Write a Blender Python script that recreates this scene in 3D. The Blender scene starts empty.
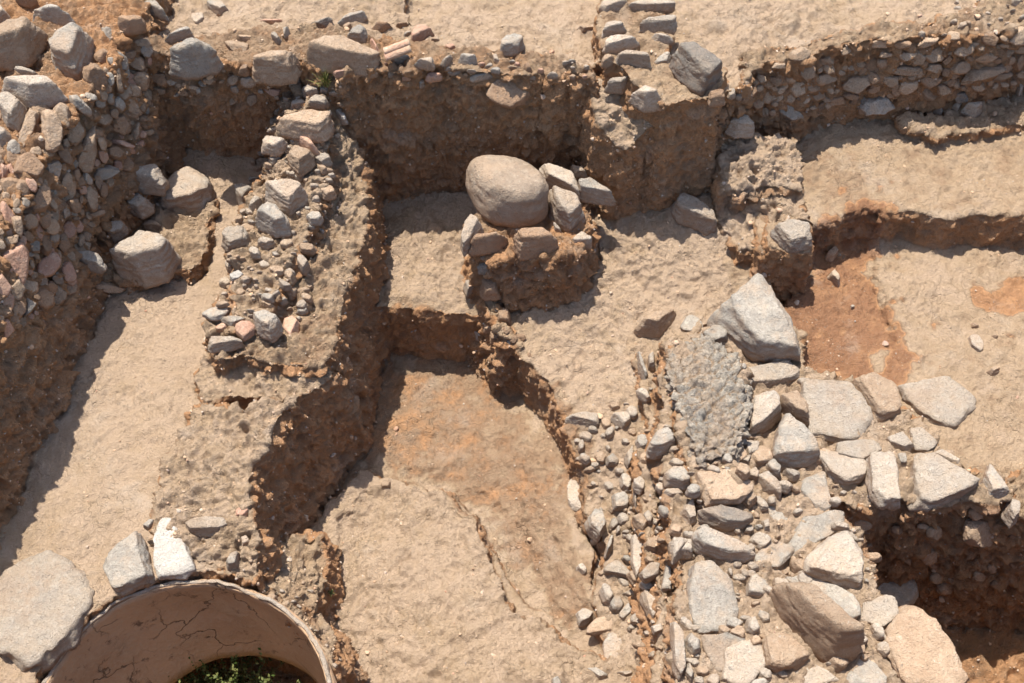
import bpy, math, random
import numpy as np
from mathutils import Vector, Matrix
S = bpy.context.scene
COL = S.collection
# ---------------------------------------------------------------- camera, sky, sun, exposure
FPX, PITCH, DIST = 1200.0, math.radians(58), 7.6
CAM = np.array([0.0, -DIST*math.cos(PITCH), -1+DIST*math.sin(PITCH)])
cd = bpy.data.cameras.new('camera'); co = bpy.data.objects.new('camera', cd); COL.objects.link(co)
co.location = CAM; co.rotation_euler = (math.pi/2-PITCH, 0, 0)
cd.sensor_width = 36; cd.lens = FPX/1024*36; cd.clip_end = 500; cd.clip_start = 0.05
S.camera = co
SUND = np.array([-0.19, 0.30, 1.0]); SUND = SUND/np.linalg.norm(SUND)
W = bpy.data.worlds.new("World"); S.world = W; W.use_nodes = True
wn = W.node_tree.nodes; bg = wn['Background']
sky = wn.new('ShaderNodeTexSky'); sky.sky_type = 'NISHITA'; sky.sun_disc = False
sky.sun_elevation = math.asin(SUND[2]); sky.sun_rotation = math.atan2(SUND[0], SUND[1])
sky.air_density = 1.0; sky.dust_density = 2.0
W.node_tree.links.new(sky.outputs[0], bg.inputs[0]); bg.inputs[1].default_value = 0.14
sl = bpy.data.lights.new('sun', 'SUN'); sl.energy = 4.9; sl.angle = math.radians(0.5); sl.color = (1, .95, .86)
so = bpy.data.objects.new('sun', sl); COL.objects.link(so)
so.rotation_euler = Vector(SUND).to_track_quat('Z', 'Y').to_euler()
S.view_settings.view_transform = 'Standard'; S.view_settings.look = 'None'
S.view_settings.exposure = 0.75; S.view_settings.gamma = 1
S.render.engine = 'CYCLES'
try:
    S.cycles.max_bounces = 8; S.cycles.diffuse_bounces = 5
except Exception: pass
# ---------------------------------------------------------------- measuring helpers
FW = np.array([0, math.cos(PITCH), -math.sin(PITCH)]); UP = np.array([0, math.sin(PITCH), math.cos(PITCH)]); RT = np.array([1.0, 0, 0])
def ray(x, y): return FW + RT*((x-512)/FPX) + UP*((341.5-y)/FPX)
def at(x, y, z):
    d = ray(x, y); return CAM + d*((z-CAM[2])/d[2])
def on_plane(x, y, q, n):
    d = ray(x, y); return CAM + d*(np.dot(q-CAM, n)/np.dot(d, n))
# ---------------------------------------------------------------- noise
def _h(ix, iy, iz, s):
    h = (ix*374761393 + iy*668265263 + iz*1274126177 + s*974634777) & 0xFFFFFFFF
    h = ((h ^ (h >> 13))*1274126177) & 0xFFFFFFFF
    h = ((h ^ (h >> 16))*2246822519) & 0xFFFFFFFF
    return ((h ^ (h >> 15)) & 0xFFFFFF)/float(0xFFFFFF)
def vnoise(p, s=0):
    i = np.floor(p).astype(np.int64); f = p-i; u = f*f*(3-2*f); r = 0
    for dx in (0, 1):
        wx = u[:, 0] if dx else 1-u[:, 0]
        for dy in (0, 1):
            wy = u[:, 1] if dy else 1-u[:, 1]
            for dz in (0, 1):
                wz = u[:, 2] if dz else 1-u[:, 2]
                r = r + wx*wy*wz*_h(i[:, 0]+dx, i[:, 1]+dy, i[:, 2]+dz, s)
    return r*2-1
ROT = np.array([[.36, .48, -.8], [-.8, .6, 0], [.48, .64, .6]])
def fbm(p, o=4, s=0, g=.5):
    r = 0; a = 1; q = p
    for k in range(o):
        r = r + a*vnoise(q, s+k); a *= g; q = q@ROT*2.03+7.1
    return r
def worley(p, s=0):
    i = np.floor(p).astype(np.int64); f = p-i; best = np.full(len(p), 9.0); second = best.copy()
    for dx in (-1, 0, 1):
        for dy in (-1, 0, 1):
            for dz in (-1, 0, 1):
                a, b, c = i[:, 0]+dx, i[:, 1]+dy, i[:, 2]+dz
                d = (dx+_h(a, b, c, s)-f[:, 0])**2+(dy+_h(a, b, c, s+11)-f[:, 1])**2+(dz+_h(a, b, c, s+23)-f[:, 2])**2
                second = np.minimum(second, np.maximum(best, d)); best = np.minimum(best, d)
    return np.sqrt(best), np.sqrt(second)
# ---------------------------------------------------------------- relief of the dig, laid out in plan
X0, X1, Y0, Y1, CELL = -4.1, 4.1, -3.25, 2.9, 0.015
gx = np.arange(X0, X1+1e-6, CELL); gy = np.arange(Y0, Y1+1e-6, CELL)
NX, NY = len(gx), len(gy)
GX, GY = np.meshgrid(gx, gy)
P0 = np.stack([GX.ravel(), GY.ravel(), np.zeros(NX*NY)], 1)
WX = (fbm(P0*5, 4, 3)*.035).reshape(NY, NX); WY = (fbm(P0*5, 4, 9)*.035).reshape(NY, NX)
WX2 = (fbm(P0*1.6, 3, 33)*.03).reshape(NY, NX)
def sdf(poly, warp=1.0):
    x = GX+(WX+WX2)*warp; y = GY+(WY+WX2)*warp
    best = np.full(x.shape, 1e9); inside = np.zeros(x.shape, bool); n = len(poly)
    for i in range(n):
        ax, ay = poly[i][:2]; bx, by = poly[(i+1) % n][:2]
        ex, ey = bx-ax, by-ay; L = ex*ex+ey*ey+1e-12
        t = np.clip(((x-ax)*ex+(y-ay)*ey)/L, 0, 1)
        best = np.minimum(best, (x-ax-t*ex)**2+(y-ay-t*ey)**2)
        c = ((ay > y) != (by > y)) & (x < (bx-ax)*(y-ay)/(by-ay+1e-12)+ax)
        inside ^= c
    d = np.sqrt(best); return np.where(inside, -d, d)
def plan(pts, z):
    return [tuple(at(p[0], p[1], p[2] if len(p) > 2 else z)) for p in pts]
def zfield(poly):
    zs = [p[2] for p in poly]
    if max(zs)-min(zs) < 1e-6: return zs[0]
    num = 0; den = 0
    for i in range(len(poly)):                       # inverse-distance blend of the corner heights
        a = poly[i]; b = poly[(i+1) % len(poly)]
        for t in (0, .5):
            px, py, pz = a[0]+(b[0]-a[0])*t, a[1]+(b[1]-a[1])*t, a[2]+(b[2]-a[2])*t
            w = 1/((GX-px)**2+(GY-py)**2+.004)**1.3
            num = num+w*pz; den = den+w
    return num/den
TNZ = fbm(P0*7, 5, 21, .6).reshape(NY, NX)
HG = np.full((NY, NX), -1.62); RG = np.full((NY, NX), .35); TN = np.full((NY, NX), .1)
def floor(pts, z, rough=.3, tone=.15, soft=.04, warp=1.0):
    global HG, RG, TN
    poly = plan(pts, z); d = sdf(poly, warp); m = np.clip(.5-d/soft, 0, 1); m = m*m*(3-2*m); zz = zfield(poly)
    HG = HG*(1-m)+zz*m; RG = RG*(1-m)+rough*m
    mt = np.clip(.5-(d+TNZ*.22)/.10, 0, 1); TN = TN*(1-mt)+tone*mt
def raise_ground(pts, z, k=10, rough=.35, tone=.1, warp=1.0):
    global HG, RG, TN
    poly = plan(pts, z); d = sdf(poly, warp); zz = zfield(poly)-np.maximum(d, 0)*k
    m = zz > HG; HG = np.where(m, zz, HG); RG = np.where(m, rough, RG); TN = np.where(m, tone, TN)
def raise_plan(poly, k, rough, tone):
    global HG, RG, TN
    d = sdf(poly); zz = zfield(poly)-np.maximum(d, 0)*k; m = zz > HG
    HG = np.where(m, zz, HG); RG = np.where(m, rough, RG); TN = np.where(m, tone, TN)
# floors
floor([(150,120,-.74),(290,120,-.74),(285,280),(245,400),(232,480),(228,560),(250,596),(300,635),(342,683),(345,900),(-400,900),(-400,450),(-100,560),(-20,540),(20,440),(30,370),(60,300),(110,200)], -.92, .34, .05)
floor([(360,165,-1.1),(600,172,-1.02),(640,165,-.78),(720,168,-.70),(750,200,-.75),(768,250,-.88),(780,330,-.96),(700,330,-1.0),(660,400,-1.1),(650,520,-1.15),(700,800,-1.3),(640,800,-1.45),(600,640,-1.5),(592,600,-1.5),(604,560,-1.42),(590,505,-1.36),(575,455,-1.25),(552,420),(528,386),(503,356),(484,320),(388,312),(360,312)], -1.17, .6, .05)
floor([(350,350),(388,352),(480,362),(512,396,-1.7),(545,420,-1.6),(562,452,-1.55),(580,492,-1.5),(596,560,-1.46),(592,620,-1.55),(560,640,-1.64),(525,605,-1.70),(500,560,-1.72),(480,520),(400,486),(365,480),(280,560),(260,470),(330,380)], -1.72, .45, .60, .03)
floor([(345,520,-1.66),(385,484,-1.64),(440,494,-1.53),(482,520,-1.49),(498,572,-1.45),(522,612,-1.44),(590,645,-1.42),(660,700,-1.45),(700,900,-1.4),(330,900,-1.6),(325,640,-1.66)], -1.6, .68, .08, .05)
floor([(735,110),(1200,95),(1200,240),(1024,232),(960,230),(900,221),(850,228),(812,250),(800,260),(760,260)], -.68, .4, .3, .04)
floor([(800,262),(812,262),(850,243),(880,236),(960,246),(1024,246),(1200,250),(1200,520),(1000,500),(900,430),(790,400),(780,330)], -.97, .42, .2, .04)
floor([(800,262),(812,262),(850,243),(868,240),(880,300),(895,370),(870,400),(790,400),(780,330)], -1.03, .45, 1.3, .07)
floor([(1030,270),(1010,290),(990,300),(1000,330),(1200,340),(1200,280)], -.98, .4, 1.1, .08)
hole = [tuple(at(a, b, -.85)[:2]) for a, b in ((846,518),(900,515),(965,512),(1040,515),(1250,515),(1250,900),(985,900),(962,690),(940,650),(905,612),(868,592),(858,550))]
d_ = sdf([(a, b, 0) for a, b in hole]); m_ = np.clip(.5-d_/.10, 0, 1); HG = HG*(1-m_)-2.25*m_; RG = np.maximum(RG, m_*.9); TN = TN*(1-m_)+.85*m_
# terrace behind the trenches
raise_ground([(-500,-300),(1500,-300),(1500,20),(1100,12),(1024,22),(1000,30),(940,34),(880,38),(838,44),(800,56),(762,68),(742,86),(722,96),(664,102),(640,66),(597,58),(590,70),(470,72),(385,70),(345,72),(310,58),(230,58),(150,46)], 0, 14, .55, .08)
floor([(405,2),(430,-40),(640,-60),(640,30),(600,60),(590,66),(500,50),(430,45),(418,30)], -.09, .5, .1, .03)
floor([(672,-60),(752,-60),(740,0),(700,10),(672,11)], -.5, .3, .5, .03)
floor([(428,-60),(505,-60),(500,-2),(432,0)], -.45, .3, .5, .03)
raise_plan([(.46,1.40,0),(.88,1.34,0),(.90,1.12,-.03),(.87,1.02,-.16),(.70,.97,-.34),(.53,1.12,-.18)], 9, .7, .0)
raise_ground([(722,96,-.1),(744,90,-.2),(748,140,-.5),(722,140,-.5)], -.3, 8, 1, .05)
raise_ground([(478,268,-1.0),(496,272,-.98),(506,330,-1.08),(520,352,-1.14),(500,345,-1.12)], -1, 5, 1, .3)
raise_ground([(900,122),(928,116),(965,102),(985,98),(1024,92),(1200,80),(1200,108),(1012,124),(985,130),(940,136),(905,132)], -.6, 8, 1.0, .15)
ramp = np.clip((-2.82-GY)/.28, 0, 1); HG = HG*(1-ramp)+0*ramp
for e in (np.clip((GX-3.5)/.5, 0, 1), np.clip((-3.7-GX)/.3, 0, 1), np.clip((GY-2.4)/.3, 0, 1)): HG = HG*(1-e)
# the buried jar: circle through three points of its rim
RIMZ = -.98
qa, qb, qc = [at(x, y, RIMZ)[:2] for x, y in ((95, 622), (185, 584), (322, 662))]
M_ = 2*np.array([qb-qa, qc-qa]); v_ = np.array([qb@qb-qa@qa, qc@qc-qa@qa]); JC = np.linalg.solve(M_, v_); JR = float(np.linalg.norm(qa-JC))
print('JAR', JC, JR)
# walls, baulks: raised over the floors, each cell remembering which wall stands there
H = HG.copy(); OWN = np.zeros((NY, NX), int); WALLS = []
def wall(name, label, cat, layers):
    global H, OWN, RG, TN
    WALLS.append((name, label, cat)); wid = len(WALLS)
    for (pts, z, k, rough, tone) in layers:
        poly = plan(pts, z); d = sdf(poly); zz = zfield(poly)-np.maximum(d, 0)*k
        m = (zz > H+.004) & (d < .8); H = np.where(m, zz, H); OWN = np.where(m, wid, OWN)
        RG = np.where(m, rough, RG); TN = np.where(m, tone, TN)
wall('rubble_wall', 'tall rubble wall of brown stones packed in earth along the left edge', 'wall',
     [([(170,-60),(150,5),(120,60),(72,112),(46,150),(20,192),(-22,285),(-118,460),(-600,470),(-600,-60)], .2, 8, 1.0, .75)])
wall('rubble_wall', 'wall topped with slabs and loose stones across the back of both trenches', 'wall',
     [([(146,34),(146,50),(230,60),(310,58),(345,70),(385,70),(470,73),(540,70),(590,72),(597,78),(592,66),(560,54),(500,48),(430,42),(340,30),(230,30)], .045, 16, .9, .55)])
wall('earth_wall', 'long crumbling wall of earth and stones running between the left trench and the middle pit', 'wall',
     [([(300,80,-.1),(345,82,-.12),(350,125,-.4),(366,165,-.58),(370,205,-.64),(358,255,-.66),(346,300,-.66),(338,345,-.68),(316,366,-.68),(215,362,-.66),(205,330,-.66),(222,290,-.62),(232,240,-.6),(245,205,-.6),(265,170,-.55),(285,100,-.3)], -.5, 9, 1.0, .35),
      ([(285,100,-.1),(325,90,-.12),(332,140,-.3),(320,190,-.42),(305,240,-.48),(270,330,-.58),(225,335,-.6),(232,240,-.52),(245,205,-.5),(262,165,-.42),(280,130,-.22)], -.4, 5, 1.0, .15),
      ([(206,355,-.78),(318,360,-.72),(334,376,-.76),(300,402,-.78),(285,400,-.78),(200,402,-.84),(190,380,-.84)], -.8, 7, .8, .12),
      ([(188,402,-.82),(240,410,-.74),(296,396,-.74),(268,440,-.73),(258,475,-.76),(256,520,-.80),(262,570,-.88),(250,590,-.94),(215,592,-.95),(158,572,-.93),(152,520,-.87),(166,470,-.85),(176,440,-.85)], -.88, 5, .95, .08),
      ([(300,398,-.85),(338,352,-.85),(358,440,-1.7),(346,450,-1.72),(320,480,-1.72),(262,480,-1.3),(266,440,-.95)], -1.2, 9, .7, .75),
      ([(285,545,-1.35),(305,528,-1.3),(326,530,-1.32),(330,560,-1.4),(322,620,-1.4),(340,668,-1.2),(330,668,-1.05),(290,628,-1.0),(255,596,-.97),(262,575,-1.05),(274,562,-1.25)], -1.2, 6, .9, .2)])
wall('stone_platform', 'square earth block with stones round its top standing alone in the middle', 'platform',
     [([(476,222),(500,190),(583,190),(590,215),(582,252),(555,258),(505,256),(482,250)], -.66, 6, 1.0, .65)])
wall('rubble_wall', 'short stone wall with a tall shaded earth face behind the middle block', 'wall',
     [([(598,-70),(668,-70),(668,14),(672,56),(724,72),(722,98),(660,106),(636,84),(612,60),(598,40)], .10, 14, .6, .35)])
wall('earth_pier', 'rough earth pier with a rounded stone cap right of the middle pit', 'pier',
     [([(728,138,-.46),(760,132,-.43),(792,136,-.47),(799,150,-.5),(800,188,-.54),(724,192,-.56),(722,160,-.5)], -.5, 6, .95, .05),
      ([(722,180,-.60),(801,180,-.56),(804,232,-.62),(770,250,-.66),(742,256,-.78),(716,228,-.82)], -.75, 7, .9, .08),
      ([(768,228),(808,228),(811,252),(768,254)], -.6, 14, .45, .3)])
wall('masonry_wall', 'wall with a face of coursed brown stones along the upper right trench', 'wall',
     [([(740,52),(900,20),(1024,-5),(1250,-15),(1250,3),(1100,10),(1024,23),(1000,31),(940,35),(880,39),(838,45),(787,60),(761,70),(742,88)], .035, 15, .9, .45)])
wall('rubble_wall', 'broad ruined wall of large pale slabs and boulders at the lower right', 'wall',
     [([(662,345),(700,330),(735,310),(798,330),(802,372),(870,378),(905,402),(962,470),(1010,484),(1010,504),(965,504),(880,504),(838,498),(852,530),(866,560),(872,595),(915,605),(950,650),(975,700),(990,900),(690,900),(674,600),(672,500),(660,420)], -.84, 9, .95, .08),
      ([(640,352),(662,352),(662,420),(660,500),(660,600),(672,683),(680,900),(664,900),(655,640),(654,560),(646,470)], -1.03, 5, .8, .1),
      ([(666,350),(690,340),(725,346),(746,376),(748,420),(736,455),(745,480),(702,496),(690,470),(684,420)], -.74, 6, 1.0, .05),
      ([(1000,478),(1024,470),(1200,470),(1200,520),(1010,520)], -.9, 6, 1.0, .3)])
wall('boulder_wall', 'low bank of earth carrying boulders across the left trench', 'wall',
     [([(122,196),(150,172),(205,178),(215,212),(200,258),(178,272),(120,278),(78,268),(96,235)], -.80, 5, .9, .35)])
# cut the jar's pit
dj = np.hypot(GX-JC[0], GY-JC[1]); cut = dj < JR+.03
for A in (H, HG): A[cut] = np.minimum(A[cut], -2.55)
OWN[cut] = 0
# ---------------------------------------------------------------- materials
def mat_new(name):
    m = bpy.data.materials.new(name); m.use_nodes = True; nt = m.node_tree; b = nt.nodes['Principled BSDF']
    b.inputs['Roughness'].default_value = .95; b.inputs['Specular IOR Level'].default_value = .15
    return m, nt, b
def N(nt, t, **k):
    n = nt.nodes.new(t)
    for a, v in k.items():
        if a in n.inputs: n.inputs[a].default_value = v
        else: setattr(n, a, v)
    return n
def noise(nt, co, sc, det=6, ro=.6, dist=0):
    n = N(nt, 'ShaderNodeTexNoise'); n.inputs['Scale'].default_value = sc; n.inputs['Detail'].default_value = det
    n.inputs['Roughness'].default_value = ro; n.inputs['Distortion'].default_value = dist
    nt.links.new(co, n.inputs['Vector']); return n.outputs['Fac']
def ramp(nt, f, a, b):
    n = N(nt, 'ShaderNodeMapRange'); n.inputs[1].default_value = a; n.inputs[2].default_value = b
    nt.links.new(f, n.inputs[0]); return n.outputs[0]
def mix(nt, f, a, b, mode='MIX'):
    n = N(nt, 'ShaderNodeMix', data_type='RGBA', blend_type=mode)
    for s, v in ((0, f), (6, a), (7, b)):
        if isinstance(v, (int, float)): n.inputs[s].default_value = v
        elif isinstance(v, tuple): n.inputs[s].default_value = (*v, 1)
        else: nt.links.new(v, n.inputs[s])
    return n.outputs[2]
def mth(nt, op, a, b=0.0):
    n = N(nt, 'ShaderNodeMath', operation=op)
    for i, v in enumerate((a, b)):
        if isinstance(v, (int, float)): n.inputs[i].default_value = v
        else: nt.links.new(v, n.inputs[i])
    return n.outputs[0]
def bump(nt, b, hs):
    prev = None
    for h, dist in hs:
        n = N(nt, 'ShaderNodeBump'); n.inputs['Strength'].default_value = 1; n.inputs['Distance'].default_value = dist
        nt.links.new(h, n.inputs['Height'])
        if prev: nt.links.new(prev, n.inputs['Normal'])
        prev = n.outputs[0]
    nt.links.new(prev, b.inputs['Normal'])
def soil():
    m, nt, b = mat_new('excavated_earth'); g = N(nt, 'ShaderNodeNewGeometry'); P = g.outputs['Position']
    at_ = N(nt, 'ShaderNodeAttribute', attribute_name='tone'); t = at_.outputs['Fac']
    n1 = noise(nt, P, 1.7, 5); n2 = noise(nt, P, 9, 6, .65); n3 = noise(nt, P, 60, 4, .7); n4 = noise(nt, P, 190, 3, .6)
    tt = mth(nt, 'ADD', t, mth(nt, 'MULTIPLY', mth(nt, 'SUBTRACT', n2, .5), 1.1))
    tt = mth(nt, 'ADD', tt, mth(nt, 'MULTIPLY', mth(nt, 'SUBTRACT', n1, .5), 1.0))
    cr = N(nt, 'ShaderNodeValToRGB'); e = cr.color_ramp.elements; e[0].position = 0; e[0].color = (.60, .445, .312, 1); e[1].position = .97; e[1].color = (.34, .165, .085, 1); q = e.new(.60); q.color = (.60, .32, .155, 1); q = e.new(.2); q.color = (.53, .385, .25, 1); q = e.new(.41); q.color = (.38, .245, .15, 1)  # orange stop raised to stand in for bounce light on steep cuts
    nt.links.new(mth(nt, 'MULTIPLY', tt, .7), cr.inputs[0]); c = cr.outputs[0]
    c = mix(nt, ramp(nt, n3, .35, .75), mix(nt, .35, c, (.36, .24, .155)), c)
    c = mix(nt, ramp(nt, noise(nt, P, 3.1, 5, .7), .55, .75), c, mix(nt, .45, c, (.60, .50, .40)))
    v = N(nt, 'ShaderNodeTexVoronoi'); v.inputs['Scale'].default_value = 55; v.inputs['Randomness'].default_value = 1
    nt.links.new(P, v.inputs['Vector'])
    speck = mth(nt, 'MULTIPLY', ramp(nt, v.outputs['Distance'], .22, .12), ramp(nt, noise(nt, P, 5, 3), .45, .6))
    vc = mix(nt, v.outputs['Color'], (.30, .20, .14), (.58, .50, .41))
    c = mix(nt, mth(nt, 'MULTIPLY', speck, .75), c, vc)
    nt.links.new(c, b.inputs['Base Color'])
    dry = N(nt, 'ShaderNodeTexVoronoi', feature='DISTANCE_TO_EDGE'); dry.inputs['Scale'].default_value = 9
    dv = N(nt, 'ShaderNodeVectorMath', operation='ADD'); nn = N(nt, 'ShaderNodeTexNoise'); nn.inputs['Scale'].default_value = 7
    nt.links.new(P, nn.inputs['Vector']); sc = N(nt, 'ShaderNodeVectorMath', operation='SCALE'); sc.inputs['Scale'].default_value = .25
    nt.links.new(nn.outputs['Color'], sc.inputs[0]); nt.links.new(sc.outputs[0], dv.inputs[0]); nt.links.new(P, dv.inputs[1]); nt.links.new(dv.outputs[0], dry.inputs['Vector'])
    crack = mth(nt, 'MULTIPLY', ramp(nt, dry.outputs['Distance'], .03, 0), ramp(nt, noise(nt, P, 2.2, 3), .5, .62))
    bump(nt, b, [(n2, .035), (noise(nt, P, 26, 6, .7), .035), (n3, .026), (n4, .010), (speck, .006), (mth(nt, 'MULTIPLY', crack, -1.0), .006)])
    return m
EARTH = soil()
def rock_mat(name, c1, c2, c3, dust=.5, pit=.01, spots=None):
    c1, c2, c3 = [tuple(q*g for q, g in zip(c, (1.08, 1.07, 1.08))) for c in (c1, c2, c3)]
    m, nt, b = mat_new(name); tc = N(nt, 'ShaderNodeTexCoord'); oi = N(nt, 'ShaderNodeObjectInfo')
    va = N(nt, 'ShaderNodeVectorMath', operation='ADD'); cb = N(nt, 'ShaderNodeVectorMath', operation='SCALE'); cb.inputs['Scale'].default_value = 37
    nt.links.new(oi.outputs['Location'], cb.inputs[0]); nt.links.new(tc.outputs['Object'], va.inputs[0]); nt.links.new(cb.outputs[0], va.inputs[1]); P = va.outputs[0]
    n1 = noise(nt, P, 7, 6, .65, .6); n2 = noise(nt, P, 28, 6, .7); n3 = noise(nt, P, 110, 4, .65)
    c = mix(nt, ramp(nt, n1, .35, .65), c1, c2); c = mix(nt, ramp(nt, n2, .5, .72), c, c3)
    c = mix(nt, ramp(nt, n3, .3, .5), mix(nt, .3, c, (.10, .08, .065)), c)
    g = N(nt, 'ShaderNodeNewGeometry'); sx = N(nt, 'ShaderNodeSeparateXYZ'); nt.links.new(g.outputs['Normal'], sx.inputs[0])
    earthy = mth(nt, 'MULTIPLY', ramp(nt, noise(nt, P, 11, 5, .6), .48, .66), dust)
    c = mix(nt, earthy, c, (.52, .39, .275)); c = mix(nt, mth(nt, 'MULTIPLY', ramp(nt, noise(nt, P, 3.3, 6, .7), .5, .62), dust), c, (.46, .31, .20))
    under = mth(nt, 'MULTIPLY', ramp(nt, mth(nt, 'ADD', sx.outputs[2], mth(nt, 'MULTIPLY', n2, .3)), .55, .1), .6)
    c = mix(nt, under, c, (.36, .205, .12))                                # browner on steep and downward faces
    c = mix(nt, mth(nt, 'MULTIPLY', ramp(nt, g.outputs['Pointiness'], .50, .43), .8), c, (.47, .34, .235))        # soil packed in hollows
    c = mix(nt, mth(nt, 'MULTIPLY', ramp(nt, noise(nt, P, 19, 5, .75, .4), .62, .70), .65), c, (.17, .155, .13))      # dark lichen
    c = mix(nt, mth(nt, 'MULTIPLY', ramp(nt, noise(nt, P, 33, 4, .75, .2), .64, .72), .6), c, (.62, .58, .50))       # pale crust
    br = N(nt, 'ShaderNodeMapRange'); br.inputs[3].default_value = .82; br.inputs[4].default_value = 1.12; nt.links.new(oi.outputs['Random'], br.inputs[0])
    hs = N(nt, 'ShaderNodeHueSaturation'); nt.links.new(c, hs.inputs['Color']); nt.links.new(br.outputs[0], hs.inputs['Value']); c = hs.outputs[0]
    nt.links.new(c, b.inputs['Base Color'])
    bump(nt, b, [(n1, .03), (n2, pit*2.2), (n3, pit*.9)])
    return m
RM = {'G': rock_mat('grey_stone', (.405, .36, .295), (.31, .28, .235), (.50, .45, .375), .5, .011),
      'D': rock_mat('dark_grey_stone', (.27, .24, .205), (.34, .295, .24), (.19, .175, .155), .3, .014),
      'L': rock_mat('pale_limestone', (.50, .41, .31), (.43, .37, .30), (.57, .50, .41), .4, .013),
      'T': rock_mat('tan_stone', (.47, .345, .235), (.40, .28, .185), (.53, .42, .31), .5, .012),
      'B': rock_mat('brown_stone', (.31, .20, .125), (.37, .24, .15), (.25, .18, .13), .4, .012),
      'P': rock_mat('reddish_stone', (.45, .27, .19), (.38, .22, .15), (.50, .36, .27), .3, .006),
      'W': rock_mat('whitish_stone', (.52, .485, .42), (.42, .385, .33), (.58, .54, .48), .2, .01),
      'S': rock_mat('smooth_tan_stone', (.37, .29, .215), (.29, .225, .165), (.42, .345, .26), .35, .010),
      'M': rock_mat('lichened_mortar', (.50, .44, .35), (.24, .225, .20), (.68, .60, .48), .4, .03)}
# ---------------------------------------------------------------- object helpers
def mesh_obj(name, v, f, m, parent=None, smooth=True):
    me = bpy.data.meshes.new(name); v = np.asarray(v, np.float32); f = np.asarray(f, np.int32); k = f.shape[1]
    me.vertices.add(len(v)); me.vertices.foreach_set('co', v.ravel()); me.loops.add(f.size); me.loops.foreach_set('vertex_index', f.ravel())
    me.polygons.add(len(f)); me.polygons.foreach_set('loop_start', np.arange(0, f.size, k, dtype=np.int32)); me.polygons.foreach_set('loop_total', np.full(len(f), k, np.int32))
    me.polygons.foreach_set('use_smooth', np.full(len(f), smooth)); me.update(calc_edges=True); me.materials.append(m)
    o = bpy.data.objects.new(name, me); COL.objects.link(o)
    if parent: o.parent = parent
    return o
def tag(o, label=None, cat=None, group=None, kind=None):
    for k, v in (('label', label), ('category', cat), ('group', group), ('kind', kind)):
        if v: o[k] = v
    return o
def sample(A, x, y):
    i = np.clip((x-X0)/CELL, 0, NX-1.001); j = np.clip((y-Y0)/CELL, 0, NY-1.001); a = i.astype(int); c = j.astype(int); u = i-a; w = j-c
    return (A[c, a]*(1-u)+A[c, a+1]*u)*(1-w)+(A[c+1, a]*(1-u)+A[c+1, a+1]*u)*w
SURF = []
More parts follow.
